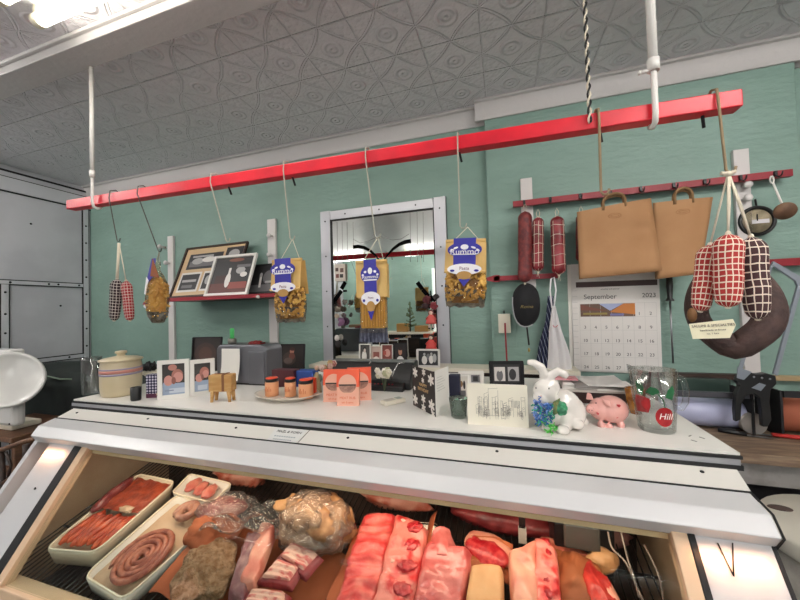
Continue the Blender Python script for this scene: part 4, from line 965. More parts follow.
rag_doll(431, 318, WALL-.07, 'upper small rag doll in a red dress at the right of the mirror', C('c8504a'), C('6a2a2c'))
rag_doll(431, 343, WALL-.09, 'lower small rag doll in a red dress at the right of the mirror', C('d0443e'), C('3a2420'))
cluster('ornament_string', [(341, 322, .034, '7a5674', 'flower'), (338, 309, .026, '6e6458', 'flower'), (345, 302, .022, '5e5a54', 'flower'), (337, 316, .020, 'a09080', 'flower'), (344, 315, .018, '52484a', 'flower')], 'mauve dried flowers hanging at the left of the mirror', 'flowers', 7)
cluster('ornament_string', [(337, 338, .018, 'd8d0cc', 'head'), (338, 344, .020, '2c2426', 'body')], 'small white faced figure below the mauve flowers at the left of the mirror', 'doll', 8)

# ---- chimney: rails, salamis
def rail(pa, pb, y, h, name, label, point=False):
    A_, B_ = aty(*pa, y), aty(*pb, y); z = (A_.z+B_.z)/2; t = thing(name, (A_.x, y, z), label, 'rail')
    m = MB(dred).box(A_.x, y, z-h/2, B_.x, y+.022, z+h/2)
    if point: m.prism([(A_.x, y, z+h*.7), (A_.x, y, z-h*.7), (A_.x-.07, y, z)], (0, .02, 0)).box(A_.x-.002, y, z-h*.7, A_.x+.03, y+.02, z+h*.7)
    m.build('bar', t, True)
    return t, z
r1, zr = rail((513, 205), (793, 171), 1.885, .030, 'hook_rail', 'upper dark red hook rail on the chimney holding salamis and bags')
for px in (524, 550, 580, 609, 641, 674, 705, 741, 776):
    x = aty(px, 200, 1.885).x; m = MB(bolt).box(x-.005, 1.875, zr-.010, x+.005, 1.886, zr+.012).tube([(x, 1.88, zr-.008), (x, 1.86, zr-.02), (x, 1.845, zr-.016), (x, 1.84, zr-.002)], .003, 6); m.build('hook', r1, True)
for px in (526, 741): x = aty(px, 200, 1.9).x; MB(stripw).box(x-.018, 1.906, zr-.012, x+.018, 1.952, zr+.012).build('bracket', r1, True)
r2, zr2 = rail((494, 279), (558, 275), 1.90, .026, 'hook_rail', 'lower dark red rail with a pointed end behind the salamis', True)
for px in (505, 552): x = aty(px, 278, 1.9).x; MB(dred).box(x-.012, 1.921, zr2-.010, x+.012, 1.952, zr2+.010).build('bracket', r2, True)
r3, z3 = rail((768, 264), (842, 258), 1.90, .032, 'hook_rail', 'lower dark red rail right of the round clock')
x = aty(775, 262, 1.9).x; MB(dred).box(x-.012, 1.921, z3-.010, x+.012, 1.952, z3+.010).build('bracket', r3, True)
sal = mat('salami', '#7e2c2a', .5, h2='#5c1c20', scale=40, bump=.35, bscale=90); sal2 = mat('salami_red', '#8e2630', .38, h2='#6a141c', scale=12, bump=.2)
def salami(top, bot, r, mt, label, rings=0, strands=0, hookx=None):
    t = thing('salami', bot, label, 'salami'); L = (top-bot).length
    q = Vector((0, 0, 1)).rotation_difference((top-bot).normalized()); t.rotation_mode = 'QUATERNION'; t.rotation_quaternion = q
    pr = [(0, 0)]+[(r*min(1, math.sin(min(u/.1, 1)*PI/2)**.6)*min(1, math.sin(min((1-u)/.1, 1)*PI/2)**.6)*(1+.03*math.sin(u*14)), u*L) for u in [i/30 for i in range(1, 30)]]+[(0, L)]
    MB(mt).lathe(pr, n=24).build('casing', t)
    m = MB(string)
    for i in range(rings):
        z = L*(i+1)/(rings+1); m.tube([(r*1.02*math.cos(a*PI/8), r*1.02*math.sin(a*PI/8), z+.003*math.sin(a+i)) for a in range(16)], .0013, 5, closed=True)
    for i in range(strands):
        a = PI*(1.25+i*.5/max(1, strands-1)) if strands > 1 else 1.5*PI
        m.tube([(r*k*math.cos(a), r*k*math.sin(a), z) for z, k in [(L*.0+.002, .2), (L*.04, .75), (L*.1, 1.0), (L*.3, 1.03), (L*.5, 1.03), (L*.7, 1.03), (L*.9, 1.0), (L*.97, .6), (L, .1)]], .0013, 5)
    m.tube([(-.004, 0, L-.002), (-.008, .0, L+.022), (.0, .004, L+.042), (.008, 0, L+.022), (.004, 0, L-.002)], .0018, 5)
    m.build('string', t)
    m = MB(string).ell((0, 0, -.002), .006, .006, .006, 8).tube([(0, 0, -.002), (.006, -.004, -.03)], .001, 5).tube([(0, 0, -.002), (-.005, -.004, -.024)], .001, 5); m.build('end_knot', t)
    return t
ys = 1.845
salami(aty(525, 211, ys), aty(525, 283, ys), .0345, sal, 'longest wrinkled dark salami, leftmost on the upper red rail', 0, 0)
salami(aty(538, 217, ys), aty(538, 272, ys), .0275, sal2, 'short salami in a white string net, second from the left', 5, 3)
salami(aty(557, 216, ys), aty(559, 275, ys), .0325, sal2, 'glossy red salami tied with loose string rings, left of the brown bags', 5, 2)
salami(aty(581, 214, 1.89), aty(581, 262, 1.89), .024, sal, 'salami mostly hidden behind the left brown paper bag')
# brown paper bags
def paper_bag(pts, y, label, thick=.05, logo=True, flip=False):
    P = [aty(px, py, y) for px, py in pts]  # bl, br, tr, tl
    o = (P[0]+P[1])/2; t = thing('paper_bag', o, label, 'bag')
    P = [p-o for p in P]
    m = MB(kraft)
    def front(u, v): return P[0].lerp(P[1], u).lerp(P[3].lerp(P[2], u), v)+Vector((0, -thick*.5*math.sin(PI*u)*.35-thick*.25*(1-v)-.004*noise.noise(Vector((u*4, v*4, y*9))), 0))
    def back(u, v): return P[0].lerp(P[1], u).lerp(P[3].lerp(P[2], u), v)+Vector((0, thick*.35*(1-v)+.004, 0))
    m.grid(front, 14, 12); m.grid(back, 14, 12)
    for s_ in (0, 1): m.grid(lambda u, v: front(s_, v).lerp(back(s_, v), u), 2, 12)
    m.grid(lambda u, v: front(u, 0).lerp(back(u, 0), v), 14, 2); m.build('bag_body', t)
    for k, off in ((0, -.006), (1, .008)):
        x0, x1 = P[3].lerp(P[2], .36), P[3].lerp(P[2], .66); hh = .052 if k == 0 else .045
        pts_ = [x0.lerp(x1, (1-math.cos(PI*i/12))/2)+Vector((0, off, -.018*(i in (0, 12))+hh*math.sin(PI*i/12)**.6)) for i in range(13)]
        MB(mat('rope_handle', '#8a6a48', .9, bump=.6, bscale=150)).tube(pts_, .0065, 8).build('handle', t)
    if logo:
        c = P[0].lerp(P[1], .5).lerp(P[3].lerp(P[2], .5), .84); yy = c.y-thick*.26
        sx = (P[1]-P[0]); ang = -math.atan2(sx.z, sx.x)
        mm = MB(mat('stamp_ink', '#96683f', .8)); mm.tube([c+Vector((.026*math.cos(a*PI/8), -thick*.245, .011*math.sin(a*PI/8))) for a in range(16)], .0008, 4, closed=True)
        mm.tube([c+Vector((.016*math.cos(a*PI/8), -thick*.245, .005*math.sin(a*PI/8))) for a in range(16)], .0008, 4, closed=True); mm.build('stamp', t)
    return t
paper_bag([(580, 279), (661, 271), (651, 198), (577, 212)], 1.78, 'front left brown paper carrier bag hanging on the red rail')
paper_bag([(657, 279), (699, 274), (713, 197), (653, 203)], 1.80, 'right brown paper carrier bag hanging on the red rail')
x = aty(609, 200, 1.80)
# sausage paddle and clock
ck = thing('wall_clock', aty(757, 221, 1.93), 'round clock with a black rim and beige face right of the net sausages', 'clock')
MB(black).tube([(.062*math.cos(2*PI*i/32), 0, .062*math.sin(2*PI*i/32)) for i in range(32)], .0085, 10, closed=True).build('rim', ck)
R90 = Matrix.Rotation(PI/2, 4, 'X')
MB(mat('dial', '#b9ab90', .4, h2='#8a8068', scale=16)).lathe([(0, 0), (.061, 0), (.061, -.012), (0, -.012)], n=32, M=R90).build('dial', ck)
m = MB(wht)
m.box(-.02, -.004, -.012, .042, -.002, .006); m.build('maker_plate', ck); MB(black).box(-.003, -.006, 0, .001, -.004, .03).build('hand', ck); MB(black).tube([(0, -.002, .06), (0, .004, .10)], .004, 6).build('hanger', ck)
pdl = thing('wooden_stamper', aty(785, 211, 1.80), 'round wooden stamper with a thin white rod hanging at the right end of the rail', 'utensil')
a, b_ = aty(773, 183, 1.82)-pdl.location, Vector((0, 0, 0))
MB(white).tube([a, b_], .004, 8).build('rod', pdl)
MB(mat('stamper_wood', '#7a5a42', .6, h2='#5f4432', scale=20)).lathe([(0, -.008), (.034, -.008), (.036, 0), (.034, .008), (0, .008)], n=24, M=Matrix.Rotation(math.radians(22), 4, 'Y') @ Matrix.Rotation(math.radians(-62), 4, 'X')).build('disc', pdl)
MB(white).tube([a+Vector((.006*math.cos(k*PI/5)-.003, 0, .014+.016*math.sin(k*PI/5))) for k in range(10)], .003, 6, closed=True).build('ring', pdl)
# thermostat plate, cord, cap, aprons
th_ = thing('wall_thermostat', aty(504, 348, CH), 'cream wall switch on a green painted plate with a dark red cord', 'switch')
a, b_ = aty(493.5, 314, CH), aty(517, 347, CH)
MB(green).box(a.x, CH-.008, b_.z, b_.x, CH, a.z).build('mounting_plate', th_, True, bevel=.002)
a2, b2 = aty(498, 314, CH-.03), aty(511, 333, CH-.03)
MB(cream).box(a2.x, CH-.034, b2.z, b2.x, CH-.008, a2.z).build('switch_cover', th_, True, bevel=.003)
MB(bolt).tube([a2.lerp(Vector((b2.x, a2.y, a2.z)), .5)+Vector((0, -.006, .004)), a2.lerp(Vector((b2.x, a2.y, a2.z)), .5)+Vector((0, .01, .016))], .004, 6).build('clip', th_, True)
cp = [aty(505, 323, CH-.045), aty(506, 345, CH-.045), aty(507, 362, CH-.045), aty(508, 374, CH-.06)]
MB(dred).tube(cp, .0045, 8).build('cord', th_, True)
capt = thing('baseball_cap', aty(526, 300, 1.84), 'black cap with gold script hanging below the longest salami', 'cap')
A_ = [aty(px, py, 1.85)-capt.location for px, py in ((513, 290), (525, 281), (538, 288), (541, 308), (537, 322), (526, 328), (516, 323), (512, 306))]
for _ in range(2): A_ = [q for i in range(len(A_)) for q in (A_[i].lerp(A_[(i+1) % len(A_)], .25), A_[i].lerp(A_[(i+1) % len(A_)], .75))]
cm_ = mat('cap_cloth', '#17171b', .85, bump=.2, bscale=90)
m = MB(cm_); cc = sum(A_, Vector())/32
def capf(u, v):
    a = u*32; i = int(a) % 32; p = A_[i].lerp(A_[(i+1) % 32], a-int(a)); q = cc.lerp(p, v); return q+Vector((0, -.045*(1-v**2), 0))
m.grid(capf, 32, 8); m.grid(lambda u, v: capf(u, 1)+Vector((0, .012*v, 0))+(cc-capf(u, 1))*.15*v, 32, 2)
m.build('crown', capt)
MB(C('a9a9ad')).tube([capf(u/20, 1.0)+Vector((0, -.002, -.001)) for u in range(10, 19)], .0035, 6).build('brim_edge', capt)
text('lettering', 'Roma', .022, mat('gold_thread', '#8a7a48', .6), capt, cc+Vector((0, -.047, -.005)), sx=1.2, shear=.3)
MB(black).tube([cc+Vector((.0, .01, -.09)), aty(529, 345, 1.86)-capt.location], .0045, 8).build('strap', capt)
MB(mat('brass', '#b79a5a', .3, .9)).ell(aty(529, 350, 1.86)-capt.location, .006, .006, .012, 8).build('clasp', capt)
def draped(name, outline_l, outline_r, y, mt, label, fold=.012, nf=5, cat='apron', seed=0, extra=None):
    L = [aty(px, py, y) for px, py in outline_l]; R = [aty(px, py, y) for px, py in outline_r]; o = L[0]
    def lerpP(P, v):
        a = v*(len(P)-1); i = min(int(a), len(P)-2); return P[i].lerp(P[i+1], a-i)
    t = thing(name, o, label, cat); m = MB(mt)
    def f(u, v): return lerpP(L, v).lerp(lerpP(R, v), u)+Vector((0, -fold*(.3+v)*(math.sin(u*nf*PI+seed)**2)-.006, 0))-o
    m.grid(f, 36, 20); ob = m.build('cloth', t, fix=False); s_ = ob.modifiers.new('s', 'SOLIDIFY'); s_.thickness = .003
    return t, o
stripe = bpy.data.materials.new('blue_stripe'); stripe.use_nodes = True; nt = stripe.node_tree; N = NT(stripe); bb = nt.nodes['Principled BSDF']; bb.inputs['Roughness'].default_value = .9
tc = nt.nodes.new('ShaderNodeTexCoord'); sp = nt.nodes.new('ShaderNodeSeparateXYZ'); nt.links.new(tc.outputs['Object'], sp.inputs[0])
k_ = N.m('LESS_THAN', N.m('FRACT', N.m('MULTIPLY_ADD', sp.outputs[0], 60., N.m('MULTIPLY_ADD', sp.outputs[2], 14., 50.))), .16)
mx = nt.nodes.new('ShaderNodeMix'); mx.data_type = 'RGBA'; nt.links.new(k_, mx.inputs[0]); mx.inputs[6].default_value = lin('#262c4a'); mx.inputs[7].default_value = lin('#a9b0c4'); nt.links.new(mx.outputs[2], bb.inputs['Base Color'])
draped('striped_apron', [(548, 296), (546, 320), (539, 345), (535, 374)], [(553, 296), (553, 320), (551, 345), (552, 378)], 1.90, stripe, 'dark blue apron with pale stripes hanging left of the white apron', fold=.02, nf=4)
wa, o_ = draped('white_apron', [(552, 306), (549, 330), (548, 355), (546, 384)], [(555, 306), (561, 330), (569, 352), (574, 384)], 1.87, mat('apron_white', '#d9d6d8', .9, bump=.2, bscale=10), 'plain white apron hanging between the striped apron and the calendar', fold=.016, nf=2)
l = MB(wht).tube([aty(px, py, 1.86)-o_ for px, py in ((552, 308), (550, 290), (551, 279), (554, 277), (556, 290), (554, 308))], .004, 6).build('neck_loop', wa)
MB(C('c06a70')).tube([aty(px, py, 1.85)-o_ for px, py in ((553, 325), (554, 327), (556, 327), (558, 325))], .002, 5).build('red_mark', wa)
hk = aty(552, 277, 1.88); MB(bolt).tube([hk, hk+Vector((0, .03, 0))], .003, 6).build('hook', wa, True)
# knife steel
ks = thing('knife_steel', aty(670, 363, 1.91), 'sharpening steel with a black handle hanging right of the calendar', 'utensil')
a, b_, c_ = [aty(px, py, 1.91)-ks.location for px, py in ((673, 363), (670, 300), (669, 272))]
MB(steel).tube([a, b_], .0045, 8).build('rod', ks); MB(black).tube([b_-Vector((0, 0, .006)), b_, b_+Vector((0, 0, .01)), b_.lerp(c_, .5), c_], [.016, .018, .010, .014, .012], 10).build('handle', ks)
# calendar
cy_ = CH-.012
ca, cb, cc_, cd_ = aty(574, 372, cy_), aty(662.5, 372, cy_), aty(658, 272, cy_), aty(567, 270, cy_)
cw = cb.x-ca.x; chh = 1.80-ca.z; cal = thing('wall_calendar', ((ca.x+cb.x)/2, CH, ca.z), 'large wall calendar page for September 2023 under the brown bags', 'calendar')
cal.rotation_euler = (0, math.radians(.6), 0)
MB(paper).box(-cw/2-.016, -.004, 0, cw/2, -.001, chh).build('old_pages', cal); MB(mat('calendar_paper', '#dad6d2', .75)).box(-cw/2, -.012, .005, cw/2, -.0045, chh).build('page', cal, bevel=.001)
ink = mat('cal_ink', '#3d3b3e', .7); gl_ = mat('cal_grid', '#b9b6b4', .7)
def cpos(px, py):
    p = aty(px, py, CH-.0127); return Vector((p.x-cal.location.x, -.0127, p.z-cal.location.z))
art_ = MB(C('5f4638')); A1, A2 = cpos(580, 317), cpos(634, 303)
W_, H_ = A2.x-A1.x, A2.z-A1.z
def rr(m, x0, z0, x1, z1, y=-.0130): m.poly([(A1.x+x0*W_, y, A1.z+z0*H_), (A1.x+x0*W_, y, A1.z+z1*H_), (A1.x+x1*W_, y, A1.z+z1*H_), (A1.x+x1*W_, y, A1.z+z0*H_)])
rr(art_, 0, 0, 1, 1); art_.m(C('9aa4c8')); art_.poly([(A1.x+.35*W_, -.0132, A1.z+H_), (A1.x+.8*W_, -.0132, A1.z+H_), (A1.x+.55*W_, -.0132, A1.z+.45*H_)])
art_.m(C('b8702c')); art_.poly([(A1.x+.55*W_, -.0133, A1.z+.35*H_), (A1.x+.8*W_, -.0133, A1.z+H_), (A1.x+W_, -.0133, A1.z+H_), (A1.x+W_, -.0133, A1.z+.15*H_)]); art_.m(C('8a7a3c')); rr(art_, .05, .15, .5, .3, -.0134); art_.m(C('6a6a98')); rr(art_, .55, .05, .8, .22, -.0134); art_.m(C('6e3c30')); art_.poly([(A1.x, -.0135, A1.z+.5*H_), (A1.x, -.0135, A1.z+.95*H_), (A1.x+.5*W_, -.0135, A1.z+.45*H_)])
art_.build('landscape_picture', cal, fix=False)
mm = MB(C('4a3634')); B1, B2 = cpos(575, 288), cpos(656, 279); mm.poly([(B1.x, -.013, B1.z), (B1.x, -.013, B2.z), (B2.x, -.013, B2.z), (B2.x, -.013, B1.z)]); mm.build('header_picture', cal, fix=False)
text('lettering', 'September', .034, ink, cal, cpos(599, 297), align='CENTER', sx=1.0); text('lettering', '2023', .030, ink, cal, cpos(648, 295))
text('lettering', 'monthly wall planner', .010, ink, cal, cpos(609, 289))
x0, x1 = cpos(580, 340).x, cpos(657, 340).x; cwid = (x1-x0)/7; zt = cpos(620, 303).z; rowz = [zt-i*(zt-.012)/5.0 for i in range(6)]
m = MB(gl_)
for i in range(8): m.box(x0+i*cwid-.0005, -.0131, .012, x0+i*cwid+.0005, -.0128, zt)
for z in rowz: m.box(x0, -.0131, z-.0005, x1, -.0128, z+.0005)
m.build('grid_lines', cal)
day = 1
for r in range(5):
    for cidx in range(7):
        if r == 0 and cidx < 5: continue
        if day > 30: break
        text('date_number', str(day), .022, ink, cal, (x0+(cidx+.5)*cwid, -.0130, rowz[r+1]+.014)); day += 1
m = MB(gl_)
for i in range(14): m.box(-cw/2+.003, -.0131, .03+i*.03, x0-.008, -.0128, .032+i*.03)
m.build('side_notes', cal)
#PART3

# ================================================================== ON THE COUNTER
def zat(px, py, p):   # height of a pixel at the depth of point p
    return aty(px, py, p.y).z
def Ht(px, py, p): return zat(px, py, p)-TOP
def Bd(px, py, dy):   # counter point whose nearest edge touches the pixel, centre dy further back
    p = B(px, py); return Vector((aty(px, py, p.y+dy).x, p.y+dy, TOP))
def glassware(m, r0, r1, h, th=.003, base=.006, n=32, sx=1, sy=1):
    return m.lathe([(0, 0), (r0*.9, 0), (r0, .004), (r1, h), (r1-th, h), (r0-th, base+.003), (r0*.8, base), (0, base)], n=n, sx=sx, sy=sy)
tglass = film('thick_glass', '#fafcfb', .99, .03, fac=.2, k=.42)
# glass jug at the left end
p = Bd(91.5, 397, .04); j = thing('glass_jug', p, 'clear glass jug at the left end of the counter beside the crock', 'jug')
h = Ht(88, 357, p); glassware(MB(tglass), .033, .038, h).build('jug_body', j)
MB(tglass).tube([(.006, .036, h*.9), (.010, .060, h*.85), (.010, .062, h*.5), (.006, .034, h*.3)], .005, 8).build('handle', j)
# striped crock
p = Bd(121.5, 399, .062); ck_ = thing('cookie_crock', p, 'cream stoneware crock with pink and blue bands and a knobbed lid', 'crock')
h = Ht(121, 360, p)
cr = mat('stoneware', '#cfc0a0', .3, h2='#c8b896', scale=5, coat=.3); m = MB(cr)
R0 = .075
m.lathe([(0, 0), (R0*.88, 0), (R0*.95, .006), (R0, h*.3), (R0*1.01, h*.8), (R0*.96, h*.95), (R0*.98, h), (R0*.9, h), (0, h*.98)], n=40); m.build('crock_body', ck_)
for (z0, z1, hx) in ((.60, .655, '9a90a8'), (.665, .75, 'c88478'), (.76, .80, '9a90a8')):
    MB(mat('band_'+hx, '#'+hx, .35)).lathe([(R0*1.0, h*z0), (R0*1.018, h*z0), (R0*1.022, h*z1), (R0*1.0, h*z1)], n=40, closed=True).build('painted_band', ck_)
MB(cr).lathe([(0, h), (R0*1.06, h), (R0*1.06, h+.006), (R0*.8, h+.013), (R0*.3, h+.019), (R0*.2, h+.021), (R0*.2, h+.028), (R0*.30, h+.033), (R0*.27, h+.041), (0, h+.044)], n=40).build('lid', ck_)
# black tea-light cup
p = Bd(136, 402, .02); tag(glassware(MB(black), .0185, .0195, Ht(135, 387, p), n=24).build('black_cup', None, loc=p), 'small black cup in front of the striped crock', 'cup')
# patterned box with blue white lattice
A_, B_ = B(139, 400), B(163, 400); A_.y += .03; B_.y += .05
lat = bpy.data.materials.new('lattice_print'); lat.use_nodes = True; nt = lat.node_tree; N = NT(lat); bb = nt.nodes['Principled BSDF']; bb.inputs['Roughness'].default_value = .6
tc = nt.nodes.new('ShaderNodeTexCoord'); sp = nt.nodes.new('ShaderNodeSeparateXYZ'); nt.links.new(tc.outputs['Object'], sp.inputs[0])
a_ = N.m('FRACT', N.m('MULTIPLY_ADD', sp.outputs[0], 85., 40.)); b2 = N.m('FRACT', N.m('MULTIPLY_ADD', sp.outputs[2], 85., 40.))
k_ = N.m('LESS_THAN', N.m('ADD', N.m('ABSOLUTE', N.m('SUBTRACT', a_, .5)), N.m('ABSOLUTE', N.m('SUBTRACT', b2, .5))), .42)
mx = nt.nodes.new('ShaderNodeMix'); mx.data_type = 'RGBA'; nt.links.new(k_, mx.inputs[0]); mx.inputs[6].default_value = lin('#2a2648'); mx.inputs[7].default_value = lin('#cfcada'); nt.links.new(mx.outputs[2], bb.inputs['Base Color'])
c_, rz, w_ = base_line(A_, B_); t = thing('patterned_box', c_, 'box with a blue and white lattice print behind the black cup', 'box', rz)
h = Ht(152, 374, c_)
MB(lat).box(-w_/2, -.002, .018, w_/2, .03, h).build('lattice_side', t); MB(C('5a2440')).box(-w_/2, -.0025, 0, w_/2, .03, .018).build('plum_base', t)
m = MB(C('b89a78'));
for k in range(4): m.tube([(-w_*.1+k*.012, -.006, .012), (-w_*.02+k*.012, -.006, .032)], .003, 6)
m.build('gold_print', t)
# bowl with black bow behind
p = B(152, 392); p.y = 1.22; p = Vector((atz(150, 386, TOP).x*1.12, 1.22, TOP)); p = Vector((aty(152, 372, 1.22).x, 1.22, TOP))
hb = Ht(152, 371, p); t = thing('cream_bowl', p, 'cream footed bowl behind the lattice printed box', 'bowl')
MB(cream).lathe([(0, 0), (.022, 0), (.014, .01), (.012, hb*.55), (.045, hb*.9), (.05, hb), (.046, hb), (.02, hb*.7), (0, hb*.62)], n=28).build('bowl_body', t)
rnd = random.Random(2); q = p+Vector((-.01, 0, hb)); bw = thing('black_bow', q, 'crumpled black fabric bow resting in the cream bowl behind the crock', 'bow')
m = MB(blackm)
for i in range(9):
    a = i*2*PI/9; pts = [Vector((0, 0, .01)), Vector((.022*math.cos(a), .016*math.sin(a), .030+.012*math.sin(i*2.1))), Vector((.038*math.cos(a+.3), .02*math.sin(a+.3), .022+.014*math.sin(i*3.3))), Vector((.018*math.cos(a+.6), .012*math.sin(a+.6), .004))]
    m.tube(pts, [.006, .010, .009, .005], 6)
m.build('loops', bw)
# hinged white double frame
def stand(pl, pr, ptop, name, fm, bw, items, label, dy=0, tilt=-.14, th=.012, cat='picture frame', group=None):
    A_, B_ = B(*pl), B(*pr); A_.y += dy; B_.y += dy
    if dy: A_.x = aty(*pl, A_.y).x; B_.x = aty(*pr, B_.y).x
    c_, rz, w_ = base_line(A_, B_); h = zat(ptop[0], ptop[1], c_)-TOP
    return frame(name, c_, rz, w_, h, bw, fm, items, label, tilt=tilt, th=th, cat=cat, group=group)
skin, skin2, blu, dkp_ = C('c98f84'), C('a86e62'), C('9aa9c0'), C('3a3634')
A_, M2, B_ = B(158, 400), B(190, 396.5), B(215, 393)
hz = thing('double_photo_frame', M2, 'white hinged double frame with two photos of babies, left of the wooden block animal', 'picture frame')
for (a, b_, top, nm, its) in ((A_, M2, (174, 359.5), 'left_panel', [dkp_, (blu, 'r', 0, 0, 1, .36), (blu, 'e', .3, .34, .3, .14), (skin, 'e', .26, .46, .2, .17), (skin2, 'e', .66, .62, .26, .2), (skin, 'e', .7, .55, .22, .17), (C('b87e72'), 'e', .45, .88, .2, .10), (C('8e5a50'), 'e', .5, .45, .1, .12), (C('c4ccd8'), 'r', .3, .05, 1, .2), (C('8a93a8'), 'r', .1, .12, .5, .16)]),
                              (M2, B_, (203, 359), 'right_panel', [dkp_, (blu, 'r', 0, 0, 1, .38), (skin, 'e', .3, .48, .24, .15), (skin2, 'e', .62, .66, .3, .2), (skin, 'e', .7, .6, .2, .14), (C('8e5a50'), 'e', .5, .5, .08, .1), (C('c4ccd8'), 'r', .2, .05, .8, .22)])):
    c_, rz, w_ = base_line(a, b_); h = zat(top[0], top[1], c_)-TOP
    pn = bpy.data.objects.new(nm, None); col.objects.remove(pn) if pn.name in col.objects else None
    bw_, th = .017, .010
    m = MB(white); m.box(-w_/2, -th, 0, w_/2, 0, bw_).box(-w_/2, -th, h-bw_, w_/2, 0, h).box(-w_/2, -th, bw_, -w_/2+bw_, 0, h-bw_).box(w_/2-bw_, -th, bw_, w_/2, 0, h-bw_).box(-w_/2+.005, -.003, .005, w_/2-.005, -.001, h-.005)
    o = m.build('frame_panel', hz, bevel=.001); o.location = c_-M2; o.rotation_euler = (0, 0, rz)
    art(o, w_-2*bw_, h-2*bw_, bw_, -.0035, its, 'photo_print')
    bpy.data.objects.remove(pn)
# dark frame behind it
stand((192, 378), (221, 378), (207, 337), 'picture_frame', blackm, .006, [C('231a18'), (C('3a2620'), 'e', .45, .5, .4, .35), (C('4a3028'), 'e', .45, .5, .25, .22), (C('b08a40'), 'e', .45, .08, .08, .1)], 'dark framed picture leaning behind the white hinged baby frame', dy=.18, tilt=-.10)
# wooden block animal
p = Bd(223, 402, .012); t = thing('wooden_pig', p, 'light wooden block animal with four tapered legs and a leather strap', 'figurine', .28)
wl = wood; h = Ht(222, 374, p); L2, D2 = .046, .022
MB(wl).box(-L2, -D2, h*.38, L2*.98, D2, h).build('body', t, bevel=.004)
MB(wl).box(-L2-.003, -D2*.7, h*.45, -L2+.004, D2*.7, h*.86).build('snout', t, bevel=.003)
for sx in (-1, 1):
    for sy in (-1, 1): MB(wl).tube([(sx*(L2-.014), sy*(D2-.007), h*.42), (sx*(L2-.010), sy*(D2-.006), 0)], [.009, .0055], 8).build('leg', t)
lt = mat('leather', '#7a4f30', .6); MB(lt).box(.008, -D2-.001, h*.40, .018, D2+.001, h+.002).box(-.03, -.004, h, .018, .004, h+.003).build('strap', t)
# dark grey machine with rounded shoulders
A_, B_ = B(217, 387), B(277, 388); A_ = Vector((aty(217, 387, 1.33).x, 1.33, TOP)); B_ = Vector((aty(267, 388, 1.33).x, 1.33, TOP))
c_, rz, w_ = base_line(A_, B_); h = Ht(247, 345, c_); t = thing('grey_machine', c_, 'dark grey rounded machine with a white paper slip, behind the wooden animal', 'appliance')
gm = mat('grey_metal_case', '#74757b', .32, .5); r = .03
prof = [(-w_/2, 0), (-w_/2, h-r)]+[(-w_/2+r-r*math.cos(a*PI/12), h-r+r*math.sin(a*PI/12)) for a in range(1, 7)]+[(w_/2-r+r*math.sin(a*PI/12), h-r+r*math.cos(a*PI/12)) for a in range(0, 7)]+[(w_/2, 0)]
m = MB(gm).prism([(x, 0, z) for x, z in prof], (0, .12, 0)); m.build('casing', t, bevel=.006)
MB(gm).box(w_*.16, -.006, .006, w_*.47, .0, h-.03).build('front_door', t, bevel=.003); MB(black).box(-w_*.5, -.004, 0, w_*.5, 0, .008).build('base_strip', t)
sl = [(-w_*.38, -.004, h-.02), (-w_*.02, -.004, h-.02), (-w_*.02, -.012, .03), (-.0, -.03, .012), (-w_*.36, -.03, .02), (-w_*.38, -.012, .04)]
MB(paper).grid(lambda u, v: (-w_*.37+w_*.37*u, -.006-.02*v**3, h-.018-(h-.04)*v), 6, 10).build('paper_slip', t, fix=False)
top = c_+Vector((0, 0, h))
p = top+Vector((-w_*.37+.012, .05, 0)); t = thing('candle_holder', p, 'small grey tin holding a bright green candle on top of the grey machine', 'candle'); cz = zat(224, 344, p)
hh = zat(224, 337, p)-zat(224, 345, p)
MB(mat('tin_grey', '#8b8880', .4, .5)).lathe([(0, 0), (.020, 0), (.020, .028), (.017, .028), (.017, .004), (0, .004)], n=24).build('tin', t)
MB(mat('green_wax', '#4fc86c', .35)).lathe([(0, .004), (.0105, .004), (.0105, .072), (.009, .078), (0, .080)], n=20).build('candle', t)
p = top+Vector((w_*.18, .05, 0)); t = thing('glasses_case', p, 'small dark red folded cloth lying on top of the grey machine', 'cloth')
MB(mat('red_cloth', '#8a2b2a', .8, bump=.4, bscale=80)).grid(lambda u, v: ((u-.5)*.075, (v-.5)*.04, .005+.010*math.sin(PI*u)**.5*math.sin(PI*v)**.5+.003*math.sin(u*20)), 20, 10).box(-.036, -.019, 0, .036, .019, .004).build('folds', t)
# portrait frame
stand((281, 376), (305, 376), (293, 344), 'picture_frame', blackm, .007, [C('1c1412'), (C('3a2a26'), 'e', .35, .4, .3, .3), (C('a9705c'), 'e', .46, .72, .1, .12), (C('6a3a30'), 'e', .46, .5, .14, .16), (C('5a4a44'), 'e', .3, .3, .2, .14), (C('3a1a16'), 'e', .48, .82, .12, .08)], 'small black framed portrait right of the grey machine', dy=.2, tilt=-.1)
